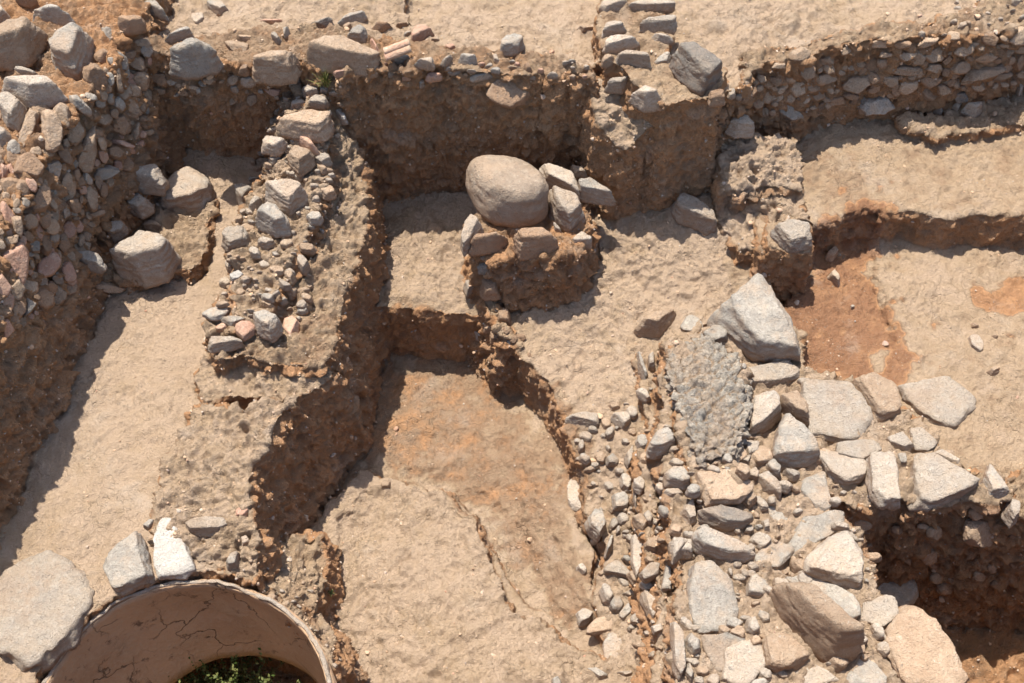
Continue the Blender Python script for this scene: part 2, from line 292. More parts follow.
def solid(name, Z, mask, bottom, vox, smooth_it=2):
    """closed block over the masked cells -> voxel remesh -> weathered with 3D noise"""
    idx = -np.ones(mask.shape, int)
    q = mask[:-1, :-1] & mask[1:, :-1] & mask[:-1, 1:] & mask[1:, 1:]
    vm = np.zeros_like(mask); vm[:-1, :-1] |= q; vm[1:, :-1] |= q; vm[:-1, 1:] |= q; vm[1:, 1:] |= q
    n = vm.sum(); idx[vm] = np.arange(n)
    top = np.stack([GX[vm], GY[vm], Z[vm]], 1); bot = np.stack([GX[vm], GY[vm], bottom[vm]], 1)
    a, b, c, d = idx[:-1, :-1][q], idx[:-1, 1:][q], idx[1:, 1:][q], idx[1:, :-1][q]
    F = [np.stack([a, b, c, d], 1), np.stack([d, c, b, a], 1)+n]
    qp = np.pad(q, 1); J, I = np.nonzero(q)
    for dj_, di, e in ((-1, 0, (0, 1)), (0, 1, (1, 2)), (1, 0, (2, 3)), (0, -1, (3, 0))):
        edge = ~qp[J+1+dj_, I+1+di]; cs = [a, b, c, d]; p, r = cs[e[0]][edge], cs[e[1]][edge]
        F.append(np.stack([r, p, p+n, r+n], 1))
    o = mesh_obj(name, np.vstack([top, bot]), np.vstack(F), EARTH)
    md = o.modifiers.new('r', 'REMESH'); md.mode = 'VOXEL'; md.voxel_size = vox; md.use_smooth_shade = True
    if smooth_it:
        sm = o.modifiers.new('s', 'SMOOTH'); sm.factor = .5; sm.iterations = smooth_it
    dg = bpy.context.evaluated_depsgraph_get(); me = bpy.data.meshes.new_from_object(o.evaluated_get(dg)); o.modifiers.clear(); o.data = me; me.name = name
    nv = len(me.vertices); v = np.empty(nv*3, np.float32); me.vertices.foreach_get('co', v); v = v.reshape(-1, 3).astype(float)
    nn = np.empty(nv*3, np.float32); me.vertex_normals.foreach_get('vector', nn); nn = nn.reshape(-1, 3)
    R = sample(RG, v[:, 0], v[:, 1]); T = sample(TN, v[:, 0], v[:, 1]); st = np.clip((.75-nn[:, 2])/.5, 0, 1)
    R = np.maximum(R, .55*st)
    w1, w2 = worley(v*13+fbm(v*6, 2, 50)[:, None]*.6, 5); big = fbm(v*3.2, 3, 60); mid = fbm(v*16, 4, 70, .6); w3, _ = worley(v*34, 80)
    patch = np.clip(fbm(v*4, 3, 90)*1.2+.35, 0, 1)
    rd = 1-np.abs(fbm(v*9, 4, 120, .6))*1.6; rough2 = np.clip(R*1.15, 0, 1.15)
    d = big*.03*R + (mid*.022+.004)*R + R*R*patch*(.35-w1)*.065 + (.4-w3)*.022*R*(.35+patch*.65) + (rd-.5)*.034*R*R + fbm(v*6, 3, 150)*.012*np.clip(R*1.6, .3, 1)
    # horizontal strata on the cut faces
    lay = vnoise(np.stack([v[:, 0]*1.5, v[:, 1]*1.5, v[:, 2]*22], 1), 44)
    d += st*lay*.016*np.minimum(R, .8)
    d += st*(fbm(v*30, 3, 210, .65)*.012+fbm(v*np.array([34, 34, 5.]), 2, 220)*.009)
    d += (1-st)*(fbm(v*2.4, 3, 230)*.022*np.clip(R*1.5, .3, 1)+fbm(v*22, 3, 240, .65)*.014*np.clip(R*1.4, .3, 1)*np.clip(fbm(v*2.7, 3, 260)*1.5+.6, .15, 1.2)+np.maximum(fbm(v*11, 3, 250, .6)-.25, 0)*.03*np.clip(R*1.5, .3, 1))
    far = np.maximum(np.abs(v[:, 0])-3.7, 0)
    v2 = v+nn*d[:, None]; me.vertices.foreach_set('co', v2.astype(np.float32).ravel()); me.update()
    tone = T*(1-st)+np.maximum(T, .84)*st  # steep faces: browner cut soil, plus warm bounce light put into the colour
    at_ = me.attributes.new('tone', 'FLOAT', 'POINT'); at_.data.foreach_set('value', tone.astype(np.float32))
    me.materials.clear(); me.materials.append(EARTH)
    SURF.append((v2, nn.astype(float), R)); print('mesh', name, nv)
    return o
def dilate(m, k):
    m = m.copy()
    for _ in range(k):
        n = m.copy(); n[1:] |= m[:-1]; n[:-1] |= m[1:]; n[:, 1:] |= m[:, :-1]; n[:, :-1] |= m[:, 1:]; m = n
    return m
full = np.ones((NY, NX), bool)
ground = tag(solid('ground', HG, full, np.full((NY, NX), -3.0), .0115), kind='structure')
R_ = 60.0                                            # surroundings, as a sheet reaching far out
ov = [(-R_, -R_, 0), (R_, -R_, 0), (R_, R_, 0), (-R_, R_, 0), (X0+.03, Y0+.03, 0), (X1-.03, Y0+.03, 0), (X1-.03, Y1-.03, 0), (X0+.03, Y1-.03, 0)]
sur = mesh_obj('surrounding_ground', np.array(ov)-np.array([0, 0, .03]), [(0, 1, 5, 4), (1, 2, 6, 5), (2, 3, 7, 6), (3, 0, 4, 7)], EARTH)
tag(sur, kind='structure')
WOBJ = []; CORES = {}
def into(o, parent):
    o.parent = parent; o.matrix_parent_inverse = Matrix.Translation(parent.location).inverted()
for k, (nm, lb, cat) in enumerate(WALLS):
    own = OWN == k+1; m = dilate(own, 3); Z = np.where(own, H, np.where(OWN == 0, HG-.05, H-.05)); bt = np.minimum(HG, Z)-.12
    e = bpy.data.objects.new(nm, None); COL.objects.link(e); e.empty_display_size = .2
    e.location = (float(GX[own].mean()), float(GY[own].mean()), float(HG[own].min())); tag(e, lb, cat, None, 'thing')
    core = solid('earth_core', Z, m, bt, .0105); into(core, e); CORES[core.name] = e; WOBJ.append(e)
bpy.context.view_layer.update()
DG = bpy.context.evaluated_depsgraph_get()
def hit(x, y):
    d = ray(x, y); ok, loc, nn, i, ob, _ = S.ray_cast(DG, Vector(CAM), Vector(d/np.linalg.norm(d)))
    if not ok: return at(x, y, -1), np.array([0, 0, 1.0]), None
    return np.array(loc), np.array(nn), ob
def drop(x, y, z=2.0):
    ok, loc, nn, i, ob, _ = S.ray_cast(DG, Vector((x, y, z)), Vector((0, 0, -1)))
    return (np.array(loc), np.array(nn), ob) if ok else (None, None, None)
# ---------------------------------------------------------------- stones
def ico(level):
    import bmesh
    bm = bmesh.new(); bmesh.ops.create_icosphere(bm, subdivisions=level, radius=1)
    v = np.array([q.co[:] for q in bm.verts]); f = np.array([[q.index for q in p.verts] for p in bm.faces]); bm.free()
    return v/np.linalg.norm(v, axis=1)[:, None], f
ICO = {k: ico(k) for k in (1, 2, 3, 4, 5, 6)}
def hull2(p):
    p = sorted(map(tuple, p)); cr = lambda o, a, b: (a[0]-o[0])*(b[1]-o[1])-(a[1]-o[1])*(b[0]-o[0]); L = []; U = []
    for q in p:
        while len(L) > 1 and cr(L[-2], L[-1], q) <= 0: L.pop()
        L.append(q)
    for q in reversed(p):
        while len(U) > 1 and cr(U[-2], U[-1], q) <= 0: U.pop()
        U.append(q)
    return L[:-1]+U[:-1]
def norm(a): return a/(np.linalg.norm(a)+1e-12)
def stone_shape(c, planes, rng, size, level, sharp, rough, nchamf=7):
    d, f = ICO[level]
    Nn = np.array([p[0] for p in planes]); B = np.array([max(p[1], size*.16) for p in planes])
    def rad(d): return (np.maximum(d@Nn.T, 0)/B)
    r = 1/((rad(d)**sharp).sum(1)+1e-12)**(1/sharp); r = np.minimum(r, size*1.5)
    for _ in range(nchamf):                       # broken facets
        u = norm(np.array([rng.gauss(0, 1), rng.gauss(0, 1), rng.gauss(.25, .8)]))
        pts = d*r[:, None]; b = (pts@u).max()*rng.uniform(.84, .98)
        over = pts@u > b
        r = np.where(over, b/np.maximum(d@u, 1e-6), r)
    v = d*r[:, None]; q = (v+c)/size
    off = rng.random()*50
    n = fbm(q*2.2+off, 5, 7, .55)
    w, w2 = worley(q*3.1+off, 3)
    led = np.abs(vnoise(np.stack([q[:, 0]*1.2, q[:, 1]*1.2, q[:, 2]*7], 1)+off, 5))
    nf = vnoise(q*14+off, 8)
    if rough > 2:
        wa, wb = worley(q*7+off, 13); wc, _ = worley(q*15+off, 17)
        r1 = .5-np.abs(fbm(q*4+off, 5, 31, .62)); r2 = .5-np.abs(fbm(q*10+off, 4, 37, .65)); disp = (n*.10+r1*.08+r2*.07+fbm(q*22+off, 3, 41, .7)*.03+(.4-wa)*.05)*size
    else: disp = (n*.06+(w2-w-.2)*-.045-led*.045+nf*.012)*rough*size
    disp = disp*np.clip(r/size, .25, 1.1); return v+d*disp[:, None], f
def make_stone(px, kind, mode, s=.3, rng=None, parent=None, name='stone', sink=.04, level=None, sharp=None, rough=1.0, zb=None):
    px = hull2(px); P = np.array(px, float); cx, cy = P.mean(0)
    if mode == 'g' and cx > 560: P = (P-[cx, cy])*1.08+[cx, cy]
    hp, hn, ob = hit(cx, cy)
    w = np.ptp(P[:, 0]); h = np.ptp(P[:, 1]); dist = np.dot(hp-CAM, FW); mpp = dist/FPX; size = max(w, h)*mpp/2
    planes = []
    if mode == 'g':
        thk = (.07+s)*size if s <= .12 else min(max(.03, (.32 if sink == .02 else .5)*size, s*h*mpp/math.cos(PITCH)), 1.25*size) ; z0 = hp[2] if zb is None else zb
        if zb is not None: hp = at(cx, cy, zb); dist = np.dot(hp-CAM, FW); mpp = dist/FPX; size = max(w, h)*mpp/2
        rays = []
        # the ray at the centre meets the ground just behind the foot of the stone
        for i in range(len(P)):
            a, b = P[i], P[(i+1) % len(P)]; e = b-a; nrm = np.array([e[1], -e[0]]); nrm /= np.linalg.norm(nrm)+1e-9
            if np.dot((a+b)/2-np.array([cx, cy]), nrm) < 0: nrm = -nrm
            top = .5-.5*nrm[1]                       # 1 for an edge on the far side
            zz = z0+thk*(.08+.9*top)
            A = at(a[0], a[1], zz); Bq = at(b[0], b[1], zz); t = norm(Bq-A); n3 = norm(np.cross(t, [0, 0, 1.0]))
            rays.append((A, Bq, n3, top))
        cen = np.mean([ (A+Bq)/2 for A, Bq, _, _ in rays], 0); cen[2] = z0+thk*.42
        for A, Bq, n3, top in rays:
            m = (A+Bq)/2
            if np.dot(m-cen, n3) < 0: n3 = -n3
            nt_ = norm(n3+np.array([0, 0, rng.uniform(.05, .3)])); planes.append((nt_, np.dot(m-cen, nt_)))
        tn = norm(np.array([rng.uniform(-.16, .16), rng.uniform(-.18, .1), 1])); planes.append((tn, thk*.56))
        planes.append((np.array([0, 0, -1.0]), thk*.45+sink))
    else:
        n = norm(norm(np.array([hn[0], hn[1], max(hn[2], .05)]))*.5+norm(np.array([0, -.75, .35]) if abs(cx-512) < 380 or cy < 140 and cx > 500 else np.array([.6, -.5, .4]))*.9)
        q = hp+n*size*.08; pts = [on_plane(a, b, q, n) for a, b in P]; cen = np.mean(pts, 0)-n*size*.22
        for i in range(len(pts)):
            A, Bq = pts[i], pts[(i+1) % len(pts)]; t = norm(Bq-A); n3 = norm(np.cross(t, n)); m = (A+Bq)/2
            if np.dot(m-cen, n3) < 0: n3 = -n3
            n3 = norm(n3+n*.22); planes.append((n3, np.dot(m-cen, n3)))
        tn = norm(n+np.array([rng.uniform(-.25, .25), rng.uniform(-.2, .2), rng.uniform(-.2, .25)])); planes.append((tn, size*.38)); planes.append((-n, size*.6))
    if level is None: level = 6 if kind == 'M' else 5 if max(w, h) > 30 else 4 if max(w, h) > 12 else 3
    if sharp is None: sharp = {'S': 4.2, 'M': 5}.get(kind, 22)
    v, f = stone_shape(cen, planes, rng, size, level, sharp, rough*(1.6 if max(w, h) > 85 and s < .1 else 1)*({'S': .75, 'M': 1.2, 'P': .7}.get(kind, 1.15)), 0 if kind == 'S' else 8)
    # check the size against the survey outline and correct size and place
    for _ in range(2):
        q = v+cen-CAM; dp = q@FW; X = 512+FPX*q[:, 0]/dp; Y = 341.5-FPX*(q@UP)/dp
        kx = np.clip(w/np.ptp(X), .6, 1.6); ky = np.clip(h/np.ptp(Y), .6, 1.6)
        v = v*np.array([kx, ky, (min(ky, 1.25) if mode == 'g' else ky)])
        q = v+cen-CAM; dp = q@FW; X = 512+FPX*q[:, 0]/dp; Y = 341.5-FPX*(q@UP)/dp
        cen = cen+np.array([((P[:, 0].max()+P[:, 0].min())/2-(X.max()+X.min())/2)*mpp, -((P[:, 1].max()+P[:, 1].min())/2-(Y.max()+Y.min())/2)*mpp/math.sin(PITCH), 0])
    o = mesh_obj(name, v, f, RM[kind], None); o.location = cen
    if kind == 'M':                                  # even skin first, then knobs and pits along the surface normal
        md = o.modifiers.new('r', 'REMESH'); md.mode = 'VOXEL'; md.voxel_size = .008; md.use_smooth_shade = True
        dg = bpy.context.evaluated_depsgraph_get(); me = bpy.data.meshes.new_from_object(o.evaluated_get(dg)); o.modifiers.clear(); o.data = me
        n_ = len(me.vertices); v = np.empty(n_*3, np.float32); me.vertices.foreach_get('co', v); v = v.reshape(-1, 3).astype(float)
        nn = np.empty(n_*3, np.float32); me.vertex_normals.foreach_get('vector', nn); nn = nn.reshape(-1, 3); q = v+cen
        a1, a2 = worley(q*15+fbm(q*9, 2, 300)[:, None]*.5, 61); b1, b2 = worley(q*36, 66)
        d = fbm(q*5, 3, 305)*.03+(.5-a1)*.06+(.5-b1)*.026+fbm(q*50, 3, 320, .7)*.008-np.clip(.10-(a2-a1), 0, .1)*.12
        me.vertices.foreach_set('co', (v+nn*d[:, None]).astype(np.float32).ravel()); me.update(); me.materials.clear(); me.materials.append(RM[kind])
    return o, ob
# ---------------------------------------------------------------- stone survey: (x0, y0, scale) of each survey sheet, then stones as outlines on it
# entry: (kind, mode, share of height that is flank, label or None, outline); mode 'g' stands/lies on something, 'f' is set in a wall's face
ST = []
def sheet(x0, y0, sc, rows):
    for r in rows:
        ST.append(r[:4]+([(x0+a/sc, y0+b/sc) for a, b in r[4]],))
sheet(0, 0, 6.83, [
 ('G','g',.45,'large angular boulder with a pale grey lit top at the upper left',[(335,250),(440,200),(600,150),(665,180),(655,330),(560,440),(540,560),(480,545),(350,500),(330,400)]),
 ('T','g',.45,'large orange brown boulder at the left edge beside the pale topped angular boulder',[(-60,180),(100,110),(230,115),(330,195),(300,300),(230,370),(170,445),(0,495),(-80,480)]),
 ('G','g',.5,'grey wedge shaped stone behind the pale topped angular boulder',[(220,100),(340,25),(430,60),(520,130),(480,185),(330,185),(250,140)]),
 ('B','f',0,None,[(570,470),(630,430),(720,490),(740,570),(690,660),(630,640),(560,540)]),
 ('L','g',.4,'crumbly tan boulder below the orange brown one at the left edge',[(0,590),(120,530),(290,510),(380,560),(450,640),(470,700),(250,760),(0,700)]),
 ('G','g',.25,'small flat grey stone under the orange brown boulder',[(95,465),(150,450),(260,500),(220,525),(140,515)]),
 ('L','g',.3,'pale stone cut off by the left edge above the orange brown boulder',[(-40,20),(0,30),(85,135),(0,185),(-40,180)]),
 ('G','f',0,None,[(690,190),(770,180),(780,240),(765,320),(720,310),(690,250)]),
 ('B','f',0,None,[(640,380),(700,330),(770,360),(750,440),(700,460),(650,420)]),
 ('G','f',0,None,[(820,440),(880,445),(888,520),(850,545),(825,490)]),
 ('T','f',0,None,[(770,440),(810,450),(850,640),(800,640),(770,540)]),
 ('B','g',.4,'brown stone crossing the top edge of the picture near the left corner',[(100,-40),(200,-60),(260,0),(190,60),(110,40)]),
])
sheet(0, 90, 6.83, [
 ('L','g',.6,'lumpy pale topped stone at the left edge under the crumbly tan boulder',[(-20,30),(60,10),(170,60),(210,120),(205,200),(130,290),(60,270),(30,200),(-20,160)]),
 ('T','f',0,None,[(220,120),(280,130),(280,200),(240,300),(190,390),(130,420),(90,400),(110,320),(190,230)]),
 ('T','f',0,None,[(290,130),(380,140),(430,180),(430,320),(400,380),(350,430),(290,410),(280,330),(310,240)]),
 ('T','f',0,None,[(440,260),(530,205),(585,270),(575,330),(510,390),(440,320)]),
 ('T','f',0,None,[(590,270),(655,250),(665,420),(620,550),(560,570),(500,520),(500,440),(570,370)]),
 ('G','f',0,None,[(470,30),(530,50),(630,140),(620,190),(540,150),(480,90)]),
 ('T','f',0,None,[(640,130),(700,80),(770,130),(775,200),(740,250),(690,260),(630,220)]),
 ('G','g',.4,'small grey stone with a white edge at the left border',[(-20,240),(40,260),(105,330),(80,370),(0,400)]),
 ('B','f',0,None,[(150,430),(200,420),(305,530),(290,590),(240,630),(190,560),(90,560)]),
 ('L','f',0,None,[(290,490),(390,450),(425,490),(400,570),(360,690),(320,650),(310,560)]),
 ('B','f',0,None,[(380,400),(460,385),(500,480),(490,520),(430,490),(390,440)]),
 ('T','f',0,None,[(400,560),(450,520),(520,590),(525,700),(470,800),(380,780),(380,680)]),
 ('G','f',0,None,[(600,590),(650,510),(760,510),(820,540),(770,590),(690,625)]),
 ('T','f',0,None,[(700,430),(780,390),(850,430),(830,470),(760,480)]),
 ('P','f',0,None,[(760,335),(888,370),(888,410),(800,385),(755,360)]),
 ('P','f',0,None,[(0,500),(60,530),(50,610),(0,610)]),
 ('B','f',0,None,[(60,410),(140,440),(140,490),(90,520),(40,490)]),
])
sheet(0, 180, 6.83, [
 ('B','f',0,None,[(200,130),(260,20),(340,60),(360,140),(320,215),(220,225),(185,180)]),
 ('P','f',0,'pitted pink stone',[(-20,480),(60,450),(150,420),(200,500),(190,640),(150,720),(40,740),(-20,640)]),
 ('P','f',0,'red stone',[(240,560),(340,485),(420,500),(415,580),(360,650),(270,680),(230,640)]),
 ('G','g',.3,'flat blue grey slab lying left of the largest boulder in the left trench',[(470,520),(620,480),(680,500),(735,580),(720,645),(620,620),(500,570)]),
 ('T','f',0,None,[(70,250),(150,240),(160,320),(140,400),(80,340)]),
 ('T','f',0,None,[(330,180),(400,190),(410,270),(380,300),(320,270)]),
 ('G','f',0,None,[(410,190),(450,170),(490,230),(420,265)]),
 ('B','f',0,None,[(600,240),(715,195),(720,240),(640,265)]),
 ('P','f',0,None,[(0,140),(60,200),(110,280),(60,320),(0,280)]),
 ('B','f',0,None,[(400,370),(450,365),(480,430),(440,510),(380,440)]),
 ('P','f',0,None,[(200,290),(250,280),(300,370),(280,430),(230,400)]),
 ('B','f',0,None,[(0,-10),(60,-20),(140,0),(120,60),(30,90)]),
 ('T','f',0,None,[(0,400),(60,380),(130,370),(120,430),(40,460)]),
])
sheet(0, 270, 6.83, [
 ('G','f',0,'pale grey three cornered stone',[(180,190),(250,225),(200,290),(155,325),(175,250)]),
 ('P','f',0,None,[(0,340),(50,330),(100,400),(60,430),(0,470)]),
 ('P','f',0,None,[(0,100),(50,130),(100,180),(95,260),(20,325),(-20,320)]),
 ('T','f',0,None,[(580,60),(700,60),(860,100),(800,150),(700,160),(600,120)]),
 ('B','f',0,None,[(280,90),(360,70),(400,120),(360,170),(290,160)]),
])
sheet(110, 0, 6.83, [
 ('G','g',.75,'big grey brown boulder set on the edge above the dark corner of the left trench',[(400,400),(480,320),(640,255),(750,290),(780,370),(770,450),(720,500),(640,500),(530,550),(450,520),(400,460)]),
 ('G','g',.4,'small dark grey stone perched behind the big grey brown boulder',[(370,260),(540,180),(580,230),(560,270),(460,310),(390,325)]),
 ('B','g',.75,'big brown stone hanging over the corner between the left wall and the back wall',[(50,110),(230,100),(250,170),(240,220),(120,250),(60,240)]),
 ('L','g',.25,'pale pointed slab above the dark corner of the left trench',[(220,0),(310,10),(410,155),(320,110),(240,70)]),
 ('T','f',0,None,[(630,530),(690,515),(725,550),(690,580),(640,560)]),
 ('T','f',0,None,[(525,580),(560,570),(640,590),(590,620),(540,605)]),
 ('B','f',0,None,[(70,350),(180,340),(180,390),(120,420)]),
 ('B','f',0,None,[(240,470),(400,490),(420,560),(380,600),(250,520)]),
 ('T','f',0,None,[(150,270),(250,250),(290,310),(260,340),(170,310)]),
 ('B','f',0,None,[(460,620),(520,590),(560,640),(540,660),(480,650)]),
 ('T','f',0,None,[(280,580),(380,600),(390,640),(330,650)]),
 ('L','g',.2,'lumpy pale stone half buried right of the pale pointed slab',[(550,90),(640,80),(660,150),(600,200),(550,160)]),
 ('G','g',.25,'pale grey stone on the bank at the top edge above the big grey brown boulder',[(660,0),(770,10),(820,90),(760,110),(680,60)]),
])
sheet(0, 0, 2.996, [
 ('L','g',.25,'pale rounded boulder at the right end of the boulder bank in the left trench',[(480,620),(520,530),(580,498),(630,520),(648,560),(640,610),(600,635),(520,640)]),
 ('L','g',.4,'tan boulder with a split top beside the pale rounded one on the boulder bank',[(370,550),(385,510),(470,490),(490,505),(510,560),(495,590),(420,580),(372,570)]),
 ('L','g',.45,'block shaped stone between the split boulder and the largest boulder of the left trench',[(380,580),(420,578),(465,600),(462,640),(430,658),(382,640)]),
])
sheet(100, 100, 6.83, [
 ('T','f',0,None,[(200,230),(270,150),(285,220),(240,300),(205,270)]),
 ('P','f',0,None,[(80,270),(130,265),(245,320),(220,345),(100,300)]),
 ('B','f',0,None,[(30,330),(110,310),(170,360),(120,410),(50,380)]),
 ('T','f',0,None,[(300,200),(360,190),(375,220),(340,245),(300,230)]),
 ('T','f',0,None,[(215,60),(270,90),(270,125),(220,130),(190,90)]),
 ('P','f',0,None,[(245,290),(300,270),(310,300),(260,345)]),
])
sheet(60, 200, 6.83, [
 ('L','g',.42,'largest boulder of the left trench, pale and ledged, overhanging the shaded floor',[(335,400),(440,260),(600,205),(720,215),(820,280),(835,400),(810,490),(740,580),(610,610),(520,570),(420,560),(340,470)]),
 ('L','g',.5,'small pale lump left of the block shaped stone on the boulder bank',[(315,160),(430,140),(470,210),(450,260),(370,300),(315,270)]),
 ('T','g',.3,'small tan stone just above the largest boulder of the left trench',[(560,170),(630,130),(710,190),(690,215),(580,205)]),
])
sheet(220, 0, 6.83, [
 ('T','g',.72,'squared brown block with a flat pale top in the back wall of the left trench',[(225,400),(300,365),(555,340),(565,400),(500,510),(460,590),(250,590),(215,480)]),
 ('D','g',.5,'dark stone with a pale top lying on the bank left of the bluish flat stone',[(590,190),(660,150),(780,115),(795,170),(730,215),(650,225),(600,210)]),
 ('P','g',.4,'thin reddish slab on the bank behind the squared brown block',[(250,150),(300,130),(440,130),(430,165),(350,175),(270,175)]),
 ('T','g',.15,'flat pinkish slab half buried left of the squared brown block',[(100,235),(240,240),(250,290),(160,290)]),
 ('G','g',.4,'small grey stone leaning behind the squared brown block',[(345,230),(385,215),(430,290),(410,315),(370,280)]),
 ('G','g',.3,'narrow upright chip beside the small leaning grey stone',[(430,200),(465,180),(485,200),(440,270)]),
 ('T','f',0,None,[(30,275),(190,305),(200,370),(110,375),(60,330)]),
 ('L','g',.45,'small pale stone left of the foot of the squared brown block',[(140,540),(220,520),(250,595),(190,605),(145,590)]),
 ('L','g',.3,'small white topped stone in the back wall of the left trench',[(70,600),(100,570),(135,600),(120,640),(80,630)]),
 ('B','g',.5,'small brown egg shaped stone left of the squared brown block',[(125,490),(180,425),(215,440),(180,520),(140,525)]),
 ('B','g',.5,'small brown stone against the right side of the squared brown block',[(465,430),(540,435),(560,470),(510,500)]),
 ('P','g',.4,'small pinkish stone by the grass tuft',[(770,490),(850,475),(870,520),(800,540)]),
 ('L','g',.3,'pale rounded stone at the left shoulder of the earth wall below the squared block',[(475,540),(530,505),(555,540),(510,610),(470,610)]),
 ('L','g',.3,'pale rounded stone just below the grass tuft',[(560,610),(620,570),(680,600),(680,660),(600,683),(560,650)]),
 ('G','g',.3,'grey rounded stone right below the grass tuft',[(680,580),(740,590),(740,640),(690,640)]),
 ('P','f',0,None,[(290,590),(430,600),(420,650),(380,665),(310,620)]),
])
sheet(256, 0, 3.0, [
 ('T','g',.35,'wide flat topped boulder in the edge of the trench behind the grass tuft',[(145,165),(250,105),(340,160),(375,205),(330,235),(240,220),(170,190)]),
])
sheet(220, 90, 6.83, [
 ('T','g',.35,'long tan boulder lying across the crest of the earth wall',[(370,260),(480,170),(640,130),(760,140),(790,220),(750,320),(690,370),(560,340),(400,310)]),
 ('L','g',.35,'rounded pale stone behind the long tan boulder on the crest',[(600,60),(660,30),(730,50),(750,110),(720,140),(610,130)]),
 ('L','g',.35,'pitted pale stone left of the rounded one behind the long tan boulder',[(480,90),(520,60),(600,70),(600,140),(530,155),(480,150)]),
 ('T','g',.6,'cube shaped tan stone below the long tan boulder',[(460,430),(510,375),(600,390),(650,430),(660,530),(550,610),(500,560)]),
 ('P','g',.3,'narrow pinkish stone between the cube shaped stone and the long tan boulder',[(520,340),(590,300),(640,360),(690,460),(640,450),(560,380)]),
 ('L','g',.35,'knobbly stone left of the cube shaped tan stone',[(280,350),(330,310),(430,330),(470,370),(440,420),(370,460),(290,440)]),
 ('G','g',.35,'small blue grey pebble at the west foot of the earth wall',[(190,620),(210,590),(280,590),(260,620),(210,640)]),
 ('L','g',.35,'small pale stone against the left end of the long tan boulder',[(330,190),(370,175),(440,180),(390,250),(340,250)]),
 ('W','g',.2,'small whitish slab right of the long tan boulder',[(780,120),(820,110),(880,230),(850,240),(790,170)]),
 ('G','g',.3,'small grey stone below the knobbly one',[(330,470),(410,450),(430,480),(370,520)]),
 ('B','f',0,None,[(190,40),(260,10),(270,80),(220,115),(180,80)]),
 ('T','f',0,None,[(10,60),(60,10),(140,30),(120,90),(50,110)]),
])
sheet(210, 180, 6.83, [
 ('L','g',.35,'big rough conglomerate boulder in the middle of the earth wall crest',[(370,60),(420,0),(600,-10),(680,60),(690,110),(620,190),(550,250),(440,160),(370,130)]),
 ('G','g',.5,'blue grey stone with a flat top at the west edge of the earth wall',[(165,40),(240,20),(310,50),(320,110),(240,200),(190,150)]),
 ('G','g',.3,'small greenish grey stone beside the blue grey flat topped one',[(260,210),(320,105),(375,130),(370,180),(300,235)]),
 ('G','g',.35,'pyramid shaped blue grey stone below the rough conglomerate boulder',[(305,280),(430,145),(500,190),(570,330),(560,390),(500,400),(440,340),(330,300)]),
 ('L','g',.3,'rounded pale stone on the west edge of the earth wall above the white stone',[(75,380),(140,320),(240,310),(280,400),(250,460),(150,500),(90,440)]),
 ('L','g',.4,'cream egg sized stone under the pyramid shaped one',[(320,420),(370,385),(450,410),(460,460),(400,490),(340,470)]),
 ('L','g',.3,None,[(580,500),(640,530),(690,590),(640,660),(590,600)]),
 ('L','g',.3,None,[(510,630),(550,600),(590,650),(550,670)]),
 ('G','g',.3,None,[(660,290),(720,285),(720,345),(680,345)]),
 ('L','g',.3,None,[(690,100),(750,110),(755,160),(700,170)]),
])
sheet(190, 270, 6.83, [
 ('W','g',.2,'small bright white stone on the west slope of the earth wall',[(275,30),(330,0),(375,40),(330,90),(290,90),(270,60)]),
 ('G','g',.2,'thin grey shard pointing over the left trench',[(130,300),(260,235),(270,250),(180,300),(90,350),(80,340)]),
 ('G','g',.2,'flat grey slab left of the pink slab',[(210,320),(330,310),(390,345),(320,380),(290,400)]),
 ('P','g',.15,'rounded pink slab on the earth wall',[(305,390),(360,345),(420,350),(465,400),(440,440),(370,490),(320,440)]),
 ('L','g',.35,'flat cream slab capping the ledge below the thin grey shard',[(120,500),(150,450),(330,455),(375,520),(300,550),(150,570)]),
 ('G','g',.35,'rough grey stone right of the pink slab',[(430,290),(500,270),(620,320),(640,420),(580,500),(480,440),(430,350)]),
 ('P','g',.15,'salmon pink tile fragment with a pointed end',[(635,330),(700,310),(755,360),(690,495),(630,430)]),
 ('P','g',.2,'little pink fragment under the flat grey slab',[(180,390),(220,360),(265,405),(220,435),(175,430)]),
 ('L','g',.3,None,[(600,55),(660,90),(700,140),(640,150),(605,110)]),
 ('T','g',.3,None,[(480,230),(520,205),(590,250),(560,275)]),
 ('G','g',.3,None,[(585,210),(650,180),(675,220),(630,250)]),
 ('L','g',.3,None,[(560,170),(610,135),(620,170),(580,200)]),
 ('T','g',.3,None,[(640,10),(700,0),(730,50),(700,110),(650,60)]),
])
